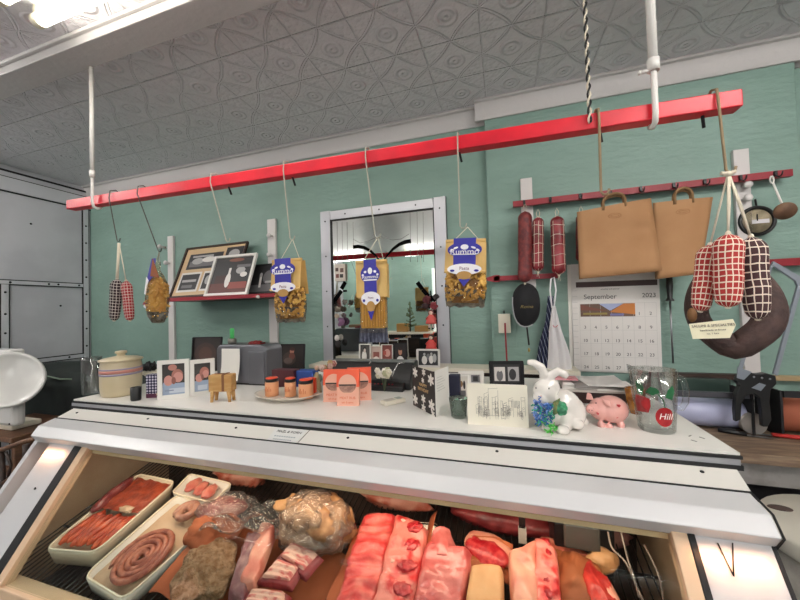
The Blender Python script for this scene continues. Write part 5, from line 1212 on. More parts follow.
# oval plate with jars
p = Bd(287, 403, .062); t = thing('oval_plate', p, 'cream oval plate holding three small orange lidded jars', 'plate', -.02); 
MB(mat('plate_cream', '#d9cfc0', .3, coat=.4)).lathe([(0, 0), (.062, 0), (.066, .003), (.090, .016), (.098, .020), (.098, .023), (.090, .020), (.06, .007), (0, .006)], n=40, sx=1.42, sy=.95).build('plate_body', t)
pz = p+Vector((0, 0, .0065))
orl, orlid = mat('jar_peach', '#e2a074', .4), mat('orange_foil', '#e8502e', .4)
def jar(px, py, label, r=.0185, dy=0):
    r *= 1.45
    q = aty(px, py, p.y+dy); q.z = pz.z+.001; t = thing('spread_jar', q, label, 'jar', group='orange jars on the oval plate'); h = .072
    MB(orl).lathe([(0, 0), (r*.95, 0), (r, .003), (r, h*.74), (r*.93, h*.8), (0, h*.8)], n=24).build('jar_body', t)
    MB(mat('jar_dark', '#3c2a22', .3)).lathe([(r*.94, h*.77), (r*.94, h*.84), (0, h*.84)], n=24).build('jar_neck', t)
    MB(black).lathe([(0, h*.84), (r*1.0, h*.84), (r*1.0, h*.97), (0, h*.98)], n=24).build('lid', t); MB(orlid).lathe([(0, h*.975), (r*.9, h*.975), (r*.85, h*1.02), (0, h*1.03)], n=24).build('lid_sticker', t)
    m = MB(mat('label_print', '#c9683c', .6))
    for k in range(5): a = 1.5*PI-.5+k*.25; m.tube([(r*1.01*math.cos(a), r*1.01*math.sin(a), h*.3), (r*1.01*math.cos(a), r*1.01*math.sin(a), h*(.45+.1*(k % 2)))], .0012, 4)
    m.build('label_print', t)
jar(272, 393, 'orange topped jar alone at the left side of the oval plate', dy=0)
jar(290.5, 392, 'slim orange topped jar, the middle of three on the oval plate', r=.0155, dy=.008)
jar(306, 392, 'orange topped jar at the right, before the orange packet', r=.0195, dy=-.004)
q = aty(312, 390, p.y+.035); q.z = pz.z+.002; tag(MB(orlid).box(-.016, -.006, 0, .018, .006, .070).build('orange_packet', None, loc=q), 'small orange packet behind the rightmost jar on the oval plate', 'packet')
# boxes behind the plate
def zbox(name, px0, px1, pyt, y, mt, label, cat='box', d=.05, z0=TOP, rz=0):
    a, b_ = aty(px0, 300, y), aty(px1, 300, y); top = aty((px0+px1)/2, pyt, y).z
    o = MB(mt).box(-(b_.x-a.x)/2, 0, 0, (b_.x-a.x)/2, d, top-z0).build(name, None, loc=Vector(((a.x+b_.x)/2, y, z0)), bevel=.003)
    o.rotation_euler = (0, 0, rz); return tag(o, label, cat)
zbox('dark_red_box', 270, 292, 370, 1.28, mat('maroon', '#4a1a22', .5), 'dark maroon box behind the jars on the oval plate', z0=TOP)
zbox('blue_lid_box', 293, 311, 371, 1.30, mat('blue_box', '#2f4f9a', .5), 'blue topped box behind the middle jar')
# figurine and flower bunch
p = Vector((aty(317, 384, 1.26).x, 1.26, TOP)); t = thing('small_figurine', p, 'small pale brown angel figurine between jars and orange packets', 'figurine'); h = Ht(317, 364, p)
MB(mat('figurine', '#a08c68', .6, bump=.3)).lathe([(0, 0), (.020, 0), (.018, h*.2), (.010, h*.55), (.007, h*.7), (0, h*.72)], n=18).build('robe', t); MB(C('c8a890')).ell((0, 0, h*.86), .010, .010, .011, 12).build('head', t)
MB(mat('green_grey', '#6a7464', .6)).ell((.012, .006, h*.5), .010, .004, .018, 10).ell((-.012, .006, h*.5), .010, .004, .018, 10).build('wings', t)
def flowers(px, py, y, cols, r, n, label, name='flower_bunch', z0=TOP, seed=1, spread=(.03, .02, .018)):
    c = aty(px, py, y); t = thing(name, Vector((c.x, y, z0)), label, 'flowers'); rnd = random.Random(seed)
    for i in range(n):
        q = Vector((rnd.uniform(-1, 1)*spread[0], rnd.uniform(-1, 1)*spread[1], c.z-z0+rnd.uniform(-1, 1)*spread[2])); hx = cols[i % len(cols)]
        m = MB(mat('petal_'+hx, '#'+hx, .7))
        for k in range(6):
            a = k*PI/3; m.ell(q+Vector((math.cos(a)*r*.6, -.003, math.sin(a)*r*.6)), r*.5, r*.3, r*.5, 8)
        m.ell(q+Vector((0, -.006, 0)), r*.35, r*.3, r*.35, 8); m.build('blossom', t)
    m = MB(mat('stem_green', '#4e5a42', .8))
    for i in range(5): a = i*1.3; m.tube([(spread[0]*.5*math.cos(a), 0, c.z-z0), (0, 0, .0)], .002, 5)
    m.build('stem', t); return t
flowers(328, 366, 1.36, ['c9a294', 'd8c0b4', 'a8625e', 'b89a6a'], .014, 9, 'bunch of pink and beige dried flowers behind the orange packets', seed=4)
# orange packets with a round window
def packet(pl, pr, ptop, label, seed):
    A_, B_ = B(*pl), B(*pr); c_, rz, w_ = base_line(A_, B_); h = zat(ptop[0], ptop[1], c_)-TOP
    t = thing('orange_packet', c_, label, 'packet', rz, 'orange window packets'); t.rotation_euler = (-.08, 0, rz)
    m = MB(mat('packet_pale', '#eeb29a', .5)).prism([(-w_/2, 0, 0), (-w_/2*.96, 0, h*.05), (-w_/2, 0, h*.6), (w_/2, 0, h*.6), (w_/2*.97, 0, h*.05), (w_/2, 0, 0)], (0, .022, 0)); m.build('pack_body', t)
    m = MB(mat('packet_orange', '#f2603c', .45)).prism([(-w_/2, -.001, h*.52), (-w_/2, .004, h), (w_/2, .004, h), (w_/2, -.001, h*.52)], (0, .018, 0)); m.build('pack_top', t)
    m = MB(mat('packet_pale', '#eeb29a')); m.ellipse((0, -.0022, h*.60), (1, 0, 0), (0, .02, 1), w_*.40, h*.27, 28)
    m.m(mat('packet_contents', '#8f6a5e', .8, h2='#b08474', scale=120)); c0 = Vector((0, -.0028, h*.56)); m.poly([c0+Vector((w_*.38*math.cos(a), 0, h*.21*math.sin(a))) for a in [PI+PI*k/14 for k in range(15)]])
    m.m(black).poly([(-w_*.38, -.0034, h*.56), (-w_*.38, -.0034, h*.595), (w_*.38, -.0034, h*.595), (w_*.38, -.0034, h*.56)])
    m.build('window', t, fix=False)
    text('lettering', 'MEAT RUB', .0125, mat('packet_print', '#dd6a48', .6), t, (0, -.0022, h*.22)); text('lettering', 'salt & spice', .0095, mat('packet_print', '#dd6a48'), t, (0, -.0022, h*.10))
packet((323, 402), (345, 402), (334, 370), 'orange packet with a round window, left of three', 1)
packet((347.5, 401), (371.5, 400), (359, 368), 'orange packet with a round window, right of three', 2)
packet((336.5, 406), (359, 406), (347, 370), 'orange packet with a round window, in front of the other two', 3)
# black machine with a chrome lever
y0 = 1.36; a, b_ = aty(322, 392, y0), aty(411, 392, y0); c_ = Vector(((a.x+b_.x)/2, y0, TOP)); w_ = b_.x-a.x; h = Ht(370, 364, c_)
t = thing('black_desk_machine', c_, 'low black desk machine with a chrome lever and a row of red keys', 'machine')
m = MB(black).prism([(-w_/2, 0, 0), (-w_/2, 0, h*.35), (-w_/2, .06, h), (-w_/2, .14, h*1.02), (-w_/2, .14, 0)], (w_, 0, 0)); m.build('casing', t, bevel=.008)
MB(black).prism([(w_*.02, -.03, 0), (w_*.02, -.03, .02), (w_*.02, 0, .035), (w_*.02, 0, 0)], (w_*.42, 0, 0)).build('key_bed', t, bevel=.003)
for k in range(8): MB(mat('red_key', '#9a2030', .4)).ell((w_*.06+k*.016, -.020, .0285), .0042, .0042, .003, 8).build('key', t)
MB(chrome).tube([(w_*.30, -.004, h*.42), (w_*.33, -.002, h*.75), (w_*.36, .02, h*1.02), (w_*.42, .03, h*1.04)], .0035, 8).tube([(w_*.05, .0, h*.98), (w_*.09, -.004, h*1.12)], .003, 8).build('lever', t)
flowers(384, 372, y0-.03, ['e4ded0', 'd8d2b8', 'eee9e0', 'b8b894'], .013, 11, 'small bunch of cream flowers resting before the black desk machine', seed=9, z0=TOP, spread=(.034, .008, .018))
# cordless phone handset
A_, B_ = B(381, 404), B(402, 406); c_, rz, w_ = base_line(A_, B_); t = thing('phone_handset', c_+Vector((.0, .02, 0)), 'white cordless handset lying on the counter right of the orange packets', 'phone', .9)
MB(cream).box(-.046, -.020, 0, .046, .020, .016).build('handset_body', t, bevel=.006); MB(C('9aa39a')).box(.012, -.012, .0155, .034, .012, .0172).build('screen', t); MB(C('b8b0a4')).box(-.036, -.013, .0155, .004, .013, .017).build('keypad', t)
# ledge behind with photos in front of the mirror
ly = 1.80; lz = aty(480, 369, ly).z
lg = thing('back_ledge', (-.5, 1.9, 0), 'narrow pale ledge along the back wall below the mirror and the switch', 'ledge')
MB(cream).box(-1.16, ly, lz-.02, .34, WALL-.005 if False else CH-.002, lz).build('ledge_board', lg, True); MB(brown).box(-1.14, ly+.03, 0, .32, CH-.004, lz-.02).build('ledge_front', lg, True)
lk = lg
def ledge_frame(px0, px1, pyt, y, fm, bw, items, label, tilt=-.1, z=None, pyb=None):
    z = lz if z is None else z; a, b_ = aty(px0, 360, y), aty(px1, 360, y); c_ = Vector(((a.x+b_.x)/2, y, z)); h = aty((px0+px1)/2, pyt, y).z-z
    return frame('picture_frame', c_, 0, b_.x-a.x, h, bw, fm, items, label, tilt=tilt)
bl = C('241c1e')
ledge_frame(360, 371, 344, 1.83, paper, .004, [C('4a4644'), (g4, 'e', .4, .4, .25, .3), (g1, 'e', .45, .75, .2, .15), (C('c8b8ac'), 'e', .45, .7, .12, .1)], 'narrow white edged photo of a figure, leftmost of the row before the mirror', tilt=-.06)
ledge_frame(382, 393, 344.5, 1.84, paper, .003, [C('7a3a34'), (C('c8968a'), 'e', .5, .6, .3, .2), (C('e0d0c8'), 'r', .1, .1, .9, .3), (C('a84a40'), 'r', .1, .5, .4, .7)], 'small reddish photo, left of the child in white before the mirror', tilt=-.06)
ledge_frame(394, 407, 343, 1.84, blackm, .004, [bl, (C('dcdad8'), 'e', .5, .12, .36, .3), (C('b8846c'), 'e', .5, .62, .16, .16), (C('2c1a16'), 'e', .5, .76, .16, .08)], 'dark framed photo of a child in white before the mirror', tilt=-.06)
ledge_frame(371, 382, 346, 1.84, C('d8d0c8'), .003, [C('c8b0a4'), (C('8a5048'), 'r', .2, .4, .8, .7), (C('e8e0d8'), 'e', .5, .25, .3, .2)], 'small pale pink photo, second from the left in the row before the mirror', tilt=-.06)
ledge_frame(417, 440, 349, 1.82, C('d0ccc8'), .010, [g1, (g4, 'e', .3, .35, .14, .3), (g2, 'e', .5, .6, .1, .2), (g4, 'e', .65, .4, .12, .28), (g3, 'e', .82, .5, .1, .3), (g3, 'e', .3, .75, .06, .1), (g3, 'e', .66, .78, .06, .1)], 'silver framed black and white group photo at the mirror corner', tilt=-.08)
stand((490, 386), (524, 386), (507, 361), 'picture_frame', blackm, .014, [g1, (g4, 'r', .05, .1, .45, .85), (g2, 'e', .25, .4, .12, .3), (g3, 'r', .55, .1, .95, .85), (g1, 'e', .72, .45, .13, .3), (g4, 'e', .25, .7, .06, .1)], 'black framed double photo below the wall switch', tilt=-.06)
zbox('photo_card', 446, 460, 373, 1.62, C('d4cfc8'), 'plain pale card standing behind the navy box', 'card', d=.004, z0=TOP)
stand((459, 389), (484, 389), (472, 371), 'picture_frame', paper, .012, [C('d8d4ce'), (g2, 'r', .5, .3, .95, .9), (g1, 'r', .6, .4, .85, .8)], 'white mounted small photo behind the drawn greeting card', tilt=-.1)
# things seen between photos: dark box with tinsel, tiny tree
# birthday card standing open
L_, M3, R_3 = B(413.5, 405), B(436, 417), B(448, 411)
top = M3.copy(); h = Ht(431, 372, M3)
t = thing('birthday_card', M3, 'open black birthday card with white flowers and gold lettering', 'card')
def panel(a, b_, mt, nm, h, th=.0012):
    d = (b_-a); w_ = d.length; rz = math.atan2(d.y, d.x); o = MB(mt).box(0, -th, 0, w_, 0, h).build(nm, t); o.location = a-M3; o.rotation_euler = (0, 0, rz); return o, w_
fr_, fw = panel(L_, M3, mat('card_black', '#2b2422', .6), 'front_panel', h)
rnd = random.Random(3); m = MB(mat('petal_white', '#e8e2da', .6)); 
for (u, v, s_) in ((.15, .85, 1.1), (.55, .92, .8), (.85, .80, 1.2), (.5, .72, .6), (.12, .18, 1.1), (.5, .28, .9), (.85, .22, 1.2), (.5, .07, .9), (.9, .04, .7), (.1, .45, .5)):
    for k in range(6): a = k*PI/3+u*3; m.ellipse((u*fw+math.cos(a)*.009*s_, -.0016, v*h+math.sin(a)*.009*s_), (math.cos(a), 0, math.sin(a)), (-math.sin(a), 0, math.cos(a)), .0085*s_, .0042*s_, 10)
m.build('printed_flowers', fr_, fix=False)
for (s_, z) in (('HAPPY', .60), ('BIRTHDAY', .49)): text('lettering', s_, .016, mat('gold_print', '#d9b277', .4), fr_, (fw/2, -.0018, h*z), sx=.95 if s_ == 'BIRTHDAY' else 1.1)
bk_, bw_2 = panel(M3, R_3+Vector((.0, .03, 0)), paper, 'back_panel', h*1.02)
m = MB(C('9a9690'))
for k in range(6): m.box(.01, -.0018, h*(.85-k*.06), bw_2*(.5+.3*((k*7) % 3)/3), -.0013, h*(.855-k*.06))
m.build('handwriting', bk_)
# navy box behind
p = zbox('navy_box', 446, 457, 375, 1.22, mat('navy', '#1d2036', .5), 'tall dark navy box just right of the open birthday card', d=.03)
# little photo card and clear cup with green
stand((455, 402), (470, 402), (463, 375), 'photo_card', paper, .006, [C('dcd6cc'), (g2, 'r', .2, .1, .8, .35), (C('8a6a4a'), 'e', .4, .65, .2, .15), (g1, 'e', .7, .6, .1, .2)], 'little white photo card behind the clear cup with green packets', cat='card', dy=.03)
p = Bd(459, 420, .03); t = thing('clear_cup', p, 'clear plastic cup with pale green packets left of the drawn card', 'cup'); h = Ht(459, 396, p)
m = MB(glass); glassware(m, .024, .030, h*.92, th=.0015, n=24); m.build('cup_body', t)
m = MB(mat('mint', '#8fb8a0', .5)); rnd = random.Random(8)
for k in range(6): a = k; m.prism([(-.016+.004*k, -.012+.004*k, .008), (-.020+.008*k, -.010+.003*k, h*(.75+.1*(k % 3))), (-.012+.008*k, -.010+.003*k, h*(.8+.1*(k % 2))), (-.008+.004*k, -.012+.004*k, .008)], (0, .0015, 0))
m.build('packets', t)
# card with line drawing
A_, B_ = B(468, 424), B(529, 428); c_, rz, w_ = base_line(A_, B_); h = Ht(499, 385, c_)
t = thing('drawn_card', c_, 'cream landscape greeting card with a fine ink drawing of a crowded street', 'card', rz); t.rotation_euler = (-.12, 0, rz)
cc2 = mat('card_cream', '#e2dccb', .7)
MB(cc2).box(-w_/2, -.0012, 0, w_/2, 0, h).build('front_panel', t)
MB(cc2).prism([(-w_/2, .0, h), (-w_/2, .035, .006), (w_/2, .035, .006), (w_/2, .0, h)], (0, .0012, 0)).build('back_panel', t)
rnd = random.Random(11); m = MB(mat('ink_line', '#6e6b66', .7))
def ln(x0, z0, x1, z1, wd=.00035):
    d = Vector((x1-x0, 0, z1-z0)); n_ = Vector((-d.z, 0, d.x)).normalized()*wd; a, b_ = Vector((x0, -.0015, z0)), Vector((x1, -.0015, z1)); m.poly([a+n_, b_+n_, b_-n_, a-n_])
for k in range(26):
    cx_ = -w_*.38+w_*.78*rnd.random(); z0 = h*(.15+.12*rnd.random()); hh = h*rnd.uniform(.12, .5); wd_ = rnd.uniform(.004, .012)
    ln(cx_, z0, cx_+rnd.uniform(-.002, .002), z0+hh); ln(cx_+wd_, z0, cx_+wd_, z0+hh); ln(cx_, z0+hh, cx_+wd_, z0+hh+rnd.uniform(-.004, .008))
    for q in range(3): zz = z0+hh*rnd.random(); ln(cx_, zz, cx_+wd_, zz+rnd.uniform(-.004, .004), .00028)
    for q in range(8): aa = q*PI/4; ln(cx_+.5*wd_+.003*math.cos(aa), z0+hh*.4+.003*math.sin(aa), cx_+.5*wd_+.003*math.cos(aa+.8), z0+hh*.4+.003*math.sin(aa+.8), .00028)
ln(-w_*.24, h*.25, w_*.04, h*.24); ln(-w_*.14, h*.25, -w_*.14, h*.9); ln(w_*.02, h*.25, w_*.02, h*.85); ln(-w_*.14, h*.88, w_*.02, h*.9)
for k in range(7): ln(w_*.24+k*.0035, h*.45, w_*.24+k*.0035, h*.62, .0006)
m.build('ink_drawing', t, fix=False)

# ---- white ceramic rabbit
cer = mat('ceramic_white', '#e3ddd6', .12, coat=.6)
pb = Bd(562, 432, .045); rb = thing('ceramic_rabbit', pb, 'glossy white ceramic rabbit with flopping ears and a blue green raffia collar', 'figurine')
def rl(px, py, dy=0):   # a point in the rabbit's frame at its depth plus dy
    return aty(px, py, pb.y+dy)-pb
def skin_body(name, verts, edges, rad, mt, parent, sub=2):
    me = bpy.data.meshes.new(name); me.from_pydata([tuple(v) for v in verts], edges, []); o = bpy.data.objects.new(name, me); col.objects.link(o)
    o.parent = parent; md = o.modifiers.new('skin', 'SKIN'); md.use_smooth_shade = True
    lay = me.skin_vertices[0].data if me.skin_vertices else None
    if lay is None:
        pass
    for i, r in enumerate(rad): me.skin_vertices[0].data[i].radius = r if isinstance(r, tuple) else (r, r)
    me.skin_vertices[0].data[0].use_root = True
    s_ = o.modifiers.new('sub', 'SUBSURF'); s_.levels = sub; s_.render_levels = sub; me.materials.append(mt); return o
S = 1/ (aty(600, 430, pb.y)-aty(500, 430, pb.y)).x*100   # pixels per metre at the rabbit
def px(n): return n/S
# one continuous body from metaball-like union of ellipsoids joined by remesh
def blend(name, ells, mt, parent, voxel=.0022, tubes=()):
    m = MB(mt)
    for (c, r, rot) in ells: m.ell(c, r[0], r[1], r[2], 20, M=rot)
    for (pts, rad) in tubes: m.tube(pts, rad, 12)
    o = m.build(name, parent, weld=False); rm = o.modifiers.new('r', 'REMESH'); rm.mode = 'VOXEL'; rm.voxel_size = voxel; rm.use_smooth_shade = True
    sm = o.modifiers.new('s', 'SMOOTH'); sm.iterations = 8; sm.factor = .6; return o
hd = rl(545, 391, -.02)
blend('body', [(rl(562, 408, .005), (px(20), .038, px(21)), None), (rl(572, 412, .012), (px(14), .036, px(17)), None), (rl(552, 411, -.012), (px(13), .026, px(17)), None),
               (hd, (px(12.5), .028, px(13)), None), (rl(541, 398, -.034), (px(8), .016, px(7.5)), None), (rl(549, 387, -.016), (px(11), .024, px(10)), None), (rl(549, 397, -.026), (px(8), .016, px(7)), None),
               (rl(563, 430, -.05), (px(6.5), .022, px(4.5)), None), (rl(577, 424, -.025), (px(7), .02, px(5)), None), (rl(548, 427, -.04), (px(7), .016, px(5)), None),
               (rl(566, 420, -.02), (px(8), .022, px(12)), None), (rl(583, 421, .035), (px(6), .012, px(5)), None)],
      cer, rb, tubes=[([hd+Vector((0, .004, px(9))), rl(544, 374, -.018), rl(541, 367, -.02), rl(534, 363, -.02), rl(527, 362, -.02)], [px(5), px(5), px(4.8), px(4.2), px(2.8)]),
                      ([hd+Vector((.006, .004, px(8))), rl(551, 375, -.018), rl(558, 371, -.02), rl(564, 374, -.022), rl(568, 377, -.024)], [px(5), px(5), px(4.6), px(4.2), px(2.8)])])
MB(mat('eye_dark', '#6a6460', .3)).ell(rl(536, 388, -.046), .002, .001, .0028, 8).build('eye', rb); MB(mat('eye_dark', '#6a6460')).ell(rl(549, 388.5, -.045), .002, .001, .0028, 8).build('eye', rb)
MB(mat('nose_pink', '#c8a8a0', .3)).ell(rl(541, 396, -.050), .003, .002, .002, 8).build('nose', rb)
rnd = random.Random(4)
for hx, n_, c, spr in (('2f62a8', 40, (543, 412), 1.0), ('3fa88a', 30, (545, 414), 1.0), ('7a9ad8', 20, (540, 409), .9), ('58c050', 14, (549, 427), .8)):
    m = MB(mat('raffia_'+hx, '#'+hx, .4))
    for i in range(n_):
        q = rl(c[0], c[1], -.055); q = q+Vector((rnd.uniform(-1, 1)*px(8)*spr, rnd.uniform(-.008, .006), rnd.uniform(-1, 1)*px(10)*spr)); pts = [q]
        for k in range(4): q = q+Vector((rnd.uniform(-1, 1)*.007, rnd.uniform(-1, 1)*.004, rnd.uniform(-1, .7)*.008)); q.z = max(q.z, .002); pts.append(q)
        m.tube(pts, .0019, 4)
    m.build('raffia_collar', rb)
m = MB(mat('raffia_58c050', '#58c050')); q0 = rl(549, 424, -.06)
m.tube([q0, rl(552, 434, -.066), Vector((rl(551, 438, -.08).x, -.085, .003))], .0013, 4); m.build('raffia_strand', rb)
MB(mat('plaid_olive', '#7a7a4a', .8, h2='#4c6a44', scale=90)).grid(lambda u, v: rl(553+7*u, 402+14*v-4*u, -.060-.006*math.sin(PI*u)), 10, 10).build('bow_tail', rb, fix=False)
m = MB(mat('green_satin', '#3f9a6c', .4, h2='#2c6a4c', scale=60)); c0 = rl(561, 408, -.058)
for k in range(7): a = k*2*PI/7; m.ell(c0+Vector((math.cos(a)*.008, -.001*k, math.sin(a)*.010)), .009, .005, .010, 10)
m.ell(c0+Vector((0, -.006, 0)), .006, .004, .007, 10); m.build('rosette', rb)

# ---- dark box with papers behind rabbit and pig
y0 = 1.30; a, b_ = aty(566, 400, y0), aty(634, 400, y0); z1 = aty(600, 392, y0).z
bx = thing('dark_box', ((a.x+b_.x)/2, y0, TOP), 'dark brown box under the stack of papers behind the piggy bank', 'box')
MB(mat('dark_box_brown', '#3c2420', .4)).box(a.x-bx.location.x, 0, 0, b_.x-bx.location.x, .16, z1-TOP).build('box_body', bx, bevel=.003)
zz = z1
for i, (hx, dx, rz, w2, lb) in enumerate((('b8b0a8', 0, .02, 1.0, 'grey magazine at the bottom of the paper stack on the dark box'), ('e0dcd6', -.01, -.04, .98, 'white folded paper in the middle of the paper stack'), ('8a8480', .01, .06, .9, 'grey printed leaflet near the top of the paper stack'), ('ece8e4', -.012, -.02, .95, 'white sheet topping the paper stack on the dark box'))):
    w_ = (b_.x-a.x)*w2; o = MB(C(hx)).grid(lambda u, v: ((u-.5)*w_, (v-.5)*.17, .006+.006*math.sin(PI*u*1.1+i)), 12, 4).grid(lambda u, v: ((u-.5)*w_, (v-.5)*.17, .0), 2, 2)
    m_ = o; m_.grid(lambda u, v: ((u-.5)*w_, -.085, (.006+.006*math.sin(PI*u*1.1+i))*v), 12, 1)
    ob = m_.build('paper_stack', None, loc=Vector((bx.location.x+dx, y0+.07, zz))); ob.rotation_euler = (0, 0, rz); tag(ob, lb, 'papers', 'papers stacked on the dark box'); zz += .0075
pp = aty(566, 381, 1.22); tag(MB(mat('pink_paper', '#d8a0a4', .7, h2='#c87c84', scale=60)).box(-.055, 0, 0, .05, .05, .006).build('pink_leaflet', None, loc=Vector((pp.x, y0+.0, zz+.006))), 'pink patterned leaflet on the papers beside the rabbit ear', 'paper')
p = Vector((aty(632, 398, 1.25).x, 1.22, TOP)); t = thing('amber_bowl', p, 'small amber glass bowl between the piggy bank and the cherry pitcher', 'bowl'); h = Ht(632, 388, p)
MB(mat('amber_glass', '#b8792c', .15, h2='#8a5018', scale=40, coat=.5)).lathe([(0, 0), (.016, 0), (.024, h*.4), (.028, h), (.025, h), (.02, h*.4), (0, .006)], n=22).build('bowl_body', t)

# ---- piggy bank
pp = Bd(609, 427, .03); pg = thing('piggy_bank', pp, 'pink piggy bank with small red hearts beside the rabbit', 'piggy bank')
def pl_(x, y_, dy=0): return aty(x, y_, pp.y+dy)-pp
S2 = 1/(aty(650, 410, pp.y)-aty(600, 410, pp.y)).x*50
def p2(n): return n/S2
pinkc = mat('pig_pink', '#e0a59c', .25, coat=.5)
Mr = Matrix.Rotation(math.radians(-14), 4, 'Y').inverted()
blend('body', [(pl_(611, 409), (p2(18), .040, p2(15.5)), None), (pl_(600, 409, -.006), (p2(12), .030, p2(13)), None), (pl_(592, 409, -.022), (p2(6.5), .016, p2(6.5)), None),
               (pl_(601, 425, -.03), (p2(4), .011, p2(5.5)), None), (pl_(609, 427, -.03), (p2(4), .011, p2(4.5)), None), (pl_(621, 425, -.022), (p2(4), .011, p2(5)), None), (pl_(617, 423, .02), (p2(4), .011, p2(5)), None)], pinkc, pg)
m = MB(pinkc); q = pl_(590, 409.5, -.036); m.ell(q, p2(4.2), .006, p2(4.4), 14); m.build('snout', pg)
m = MB(mat('nostril', '#7a4844', .5)).ell(q+Vector((-.0035, -.0062, 0)), .0014, .001, .002, 8).ell(q+Vector((.0035, -.0062, -.001)), .0014, .001, .002, 8); m.build('nostrils', pg)
for (x, y_) in ((590, 397), (607, 402)):
    e = pl_(x, y_, -.03); MB(pinkc).prism([e+Vector((-.010, 0, -.008)), e+Vector((-.007, -.004, .013)), e+Vector((.003, -.003, .010)), e+Vector((.011, .002, -.010))] if x < 600 else [e+Vector((-.012, 0, .008)), e+Vector((.009, -.003, .006)), e+Vector((.006, -.012, -.010)), e+Vector((-.004, -.006, -.008))], (0, .006, 0)).build('ear', pg, bevel=.003)
def heart(x, y_, dy, s_):
    q = pl_(x, y_, dy); m = MB(mat('heart_red', '#c0303a', .4)); pts = []
    for k in range(20): a = 2*PI*k/20; pts.append(q+Vector((16*math.sin(a)**3*s_, 0, (13*math.cos(a)-5*math.cos(2*a)-2*math.cos(3*a)-math.cos(4*a))*s_)))
    m.prism(pts, (0, .02, 0)); m.build('painted_heart', pg)
heart(619, 406, -.037, .00028); heart(617, 417, -.037, .00026); heart(598, 414, -.041, .00018)
MB(mat('nostril', '#7a4844')).ell(pl_(596, 403, -.037), .0022, .0015, .002, 8).build('eye', pg)

# ---- glass pitcher painted with cherries
pc_ = Bd(657, 435, .043); pt = thing('glass_pitcher', pc_, 'clear glass pitcher painted with red fruit and green leaves, with white script', 'pitcher'); h = Ht(659, 369, pc_)
r0, r1 = .042, .052
def prad(z): return r0+(r1-r0)*(z/h)
m = MB(tglass)
m.lathe([(0, 0), (r0*.92, 0), (r0, .005), (r1, h), (r1-.004, h), (r0-.004, .014), (r0*.8, .010), (0, .010)], n=40)
o = m.build('pitcher_body', pt)
for v in o.data.vertices:   # spout
    if v.co.z > h*.85:
        a = math.atan2(v.co.y, v.co.x); k = math.exp(-((abs(a)-PI)/.45)**2)*(v.co.z-h*.85)/(h*.15); v.co.x -= .012*k; v.co.z += .012*k
MB(tglass).tube([(r1*.97, .0, h*.88), (r1*1.16, -.010, h*.86), (r1*1.24, -.014, h*.70), (r1*1.20, -.012, h*.48), (r1*1.08, -.004, h*.38), (r0*1.08, 0, h*.38)], .0075, 10).build('handle', pt)
def on_p(u, z, k=1.012): a = -PI/2-.34+u; r = prad(z)*k; return Vector((r*math.cos(a), r*math.sin(a), z))
def decal(shape, mt, name, k=1.012):
    m = MB(mt); c = Vector((sum(s_[0] for s_ in shape)/len(shape), sum(s_[1] for s_ in shape)/len(shape)))
    n_ = len(shape)
    for j in range(4):
        for i in range(n_):
            def P_(i, f): s_ = Vector(shape[i % n_]); q = c.lerp(s_, f); return on_p(q.x, q.y*h, k)
            if j == 0: m.poly([P_(i, 0), P_(i, .25), P_(i+1, .25)])
            else: m.poly([P_(i, j/4), P_(i, (j+1)/4), P_(i+1, (j+1)/4), P_(i+1, j/4)])
    return m.build(name, pt, fix=False)
rf = mat('fruit_red', '#b02026', .3, h2='#98161e', scale=30); lg_ = mat('leaf_green', '#22603a', .35)
circ = lambda cu, cz_, ru, rz_, n_=18: [(cu+ru*math.cos(2*PI*k/n_), cz_+rz_*math.sin(2*PI*k/n_)) for k in range(n_)]
decal([(-1.15, .30), (-.35, .33), (-.22, .44), (-.25, .56), (-.5, .58), (-1.1, .58), (-1.25, .46)], rf, 'painted_fruit')
decal(circ(.42, .29, .46, .155), rf, 'painted_fruit')
decal([(-.9, .62), (-.6, .60), (-.5, .72), (-.7, .86), (-1.0, .80)], lg_, 'painted_leaf'); decal([(-.45, .66), (-.1, .62), (.2, .68), (.1, .74), (-.2, .76)], lg_, 'painted_leaf'); decal([(.45, .60), (.8, .56), (.95, .70), (.8, .80), (.55, .72)], lg_, 'painted_leaf')
m = MB(lg_).tube([on_p(.42, h*.44, 1.02), on_p(.35, h*.56, 1.02), on_p(.1, h*.66, 1.02), on_p(-.4, h*.68, 1.02)], .0015, 5); m.build('painted_stem', pt)
tx = text('lettering', 'Hill', .022, mat('script_white', '#f0ebe6', .4), pt, on_p(.42, h*.30, 1.05), rot=(PI/2, 0, .08), shear=.25)

# small scraps on the counter at the right
for (x, y_, lb) in ((690, 436, 'tiny grey scrap on the counter right of the pitcher, nearer the pitcher'), (702, 438, 'tiny grey scrap at the right corner of the counter top'), (694, 441, 'tiny dark scrap nearest the counter edge')):
    p = B(x, y_); o = MB(C('8a8680')).box(-.006, -.0015, 0, .006, .0015, .001).build('paper_scrap', None, loc=p); o.rotation_euler = (0, 0, x*.37); tag(o, lb, 'scrap')

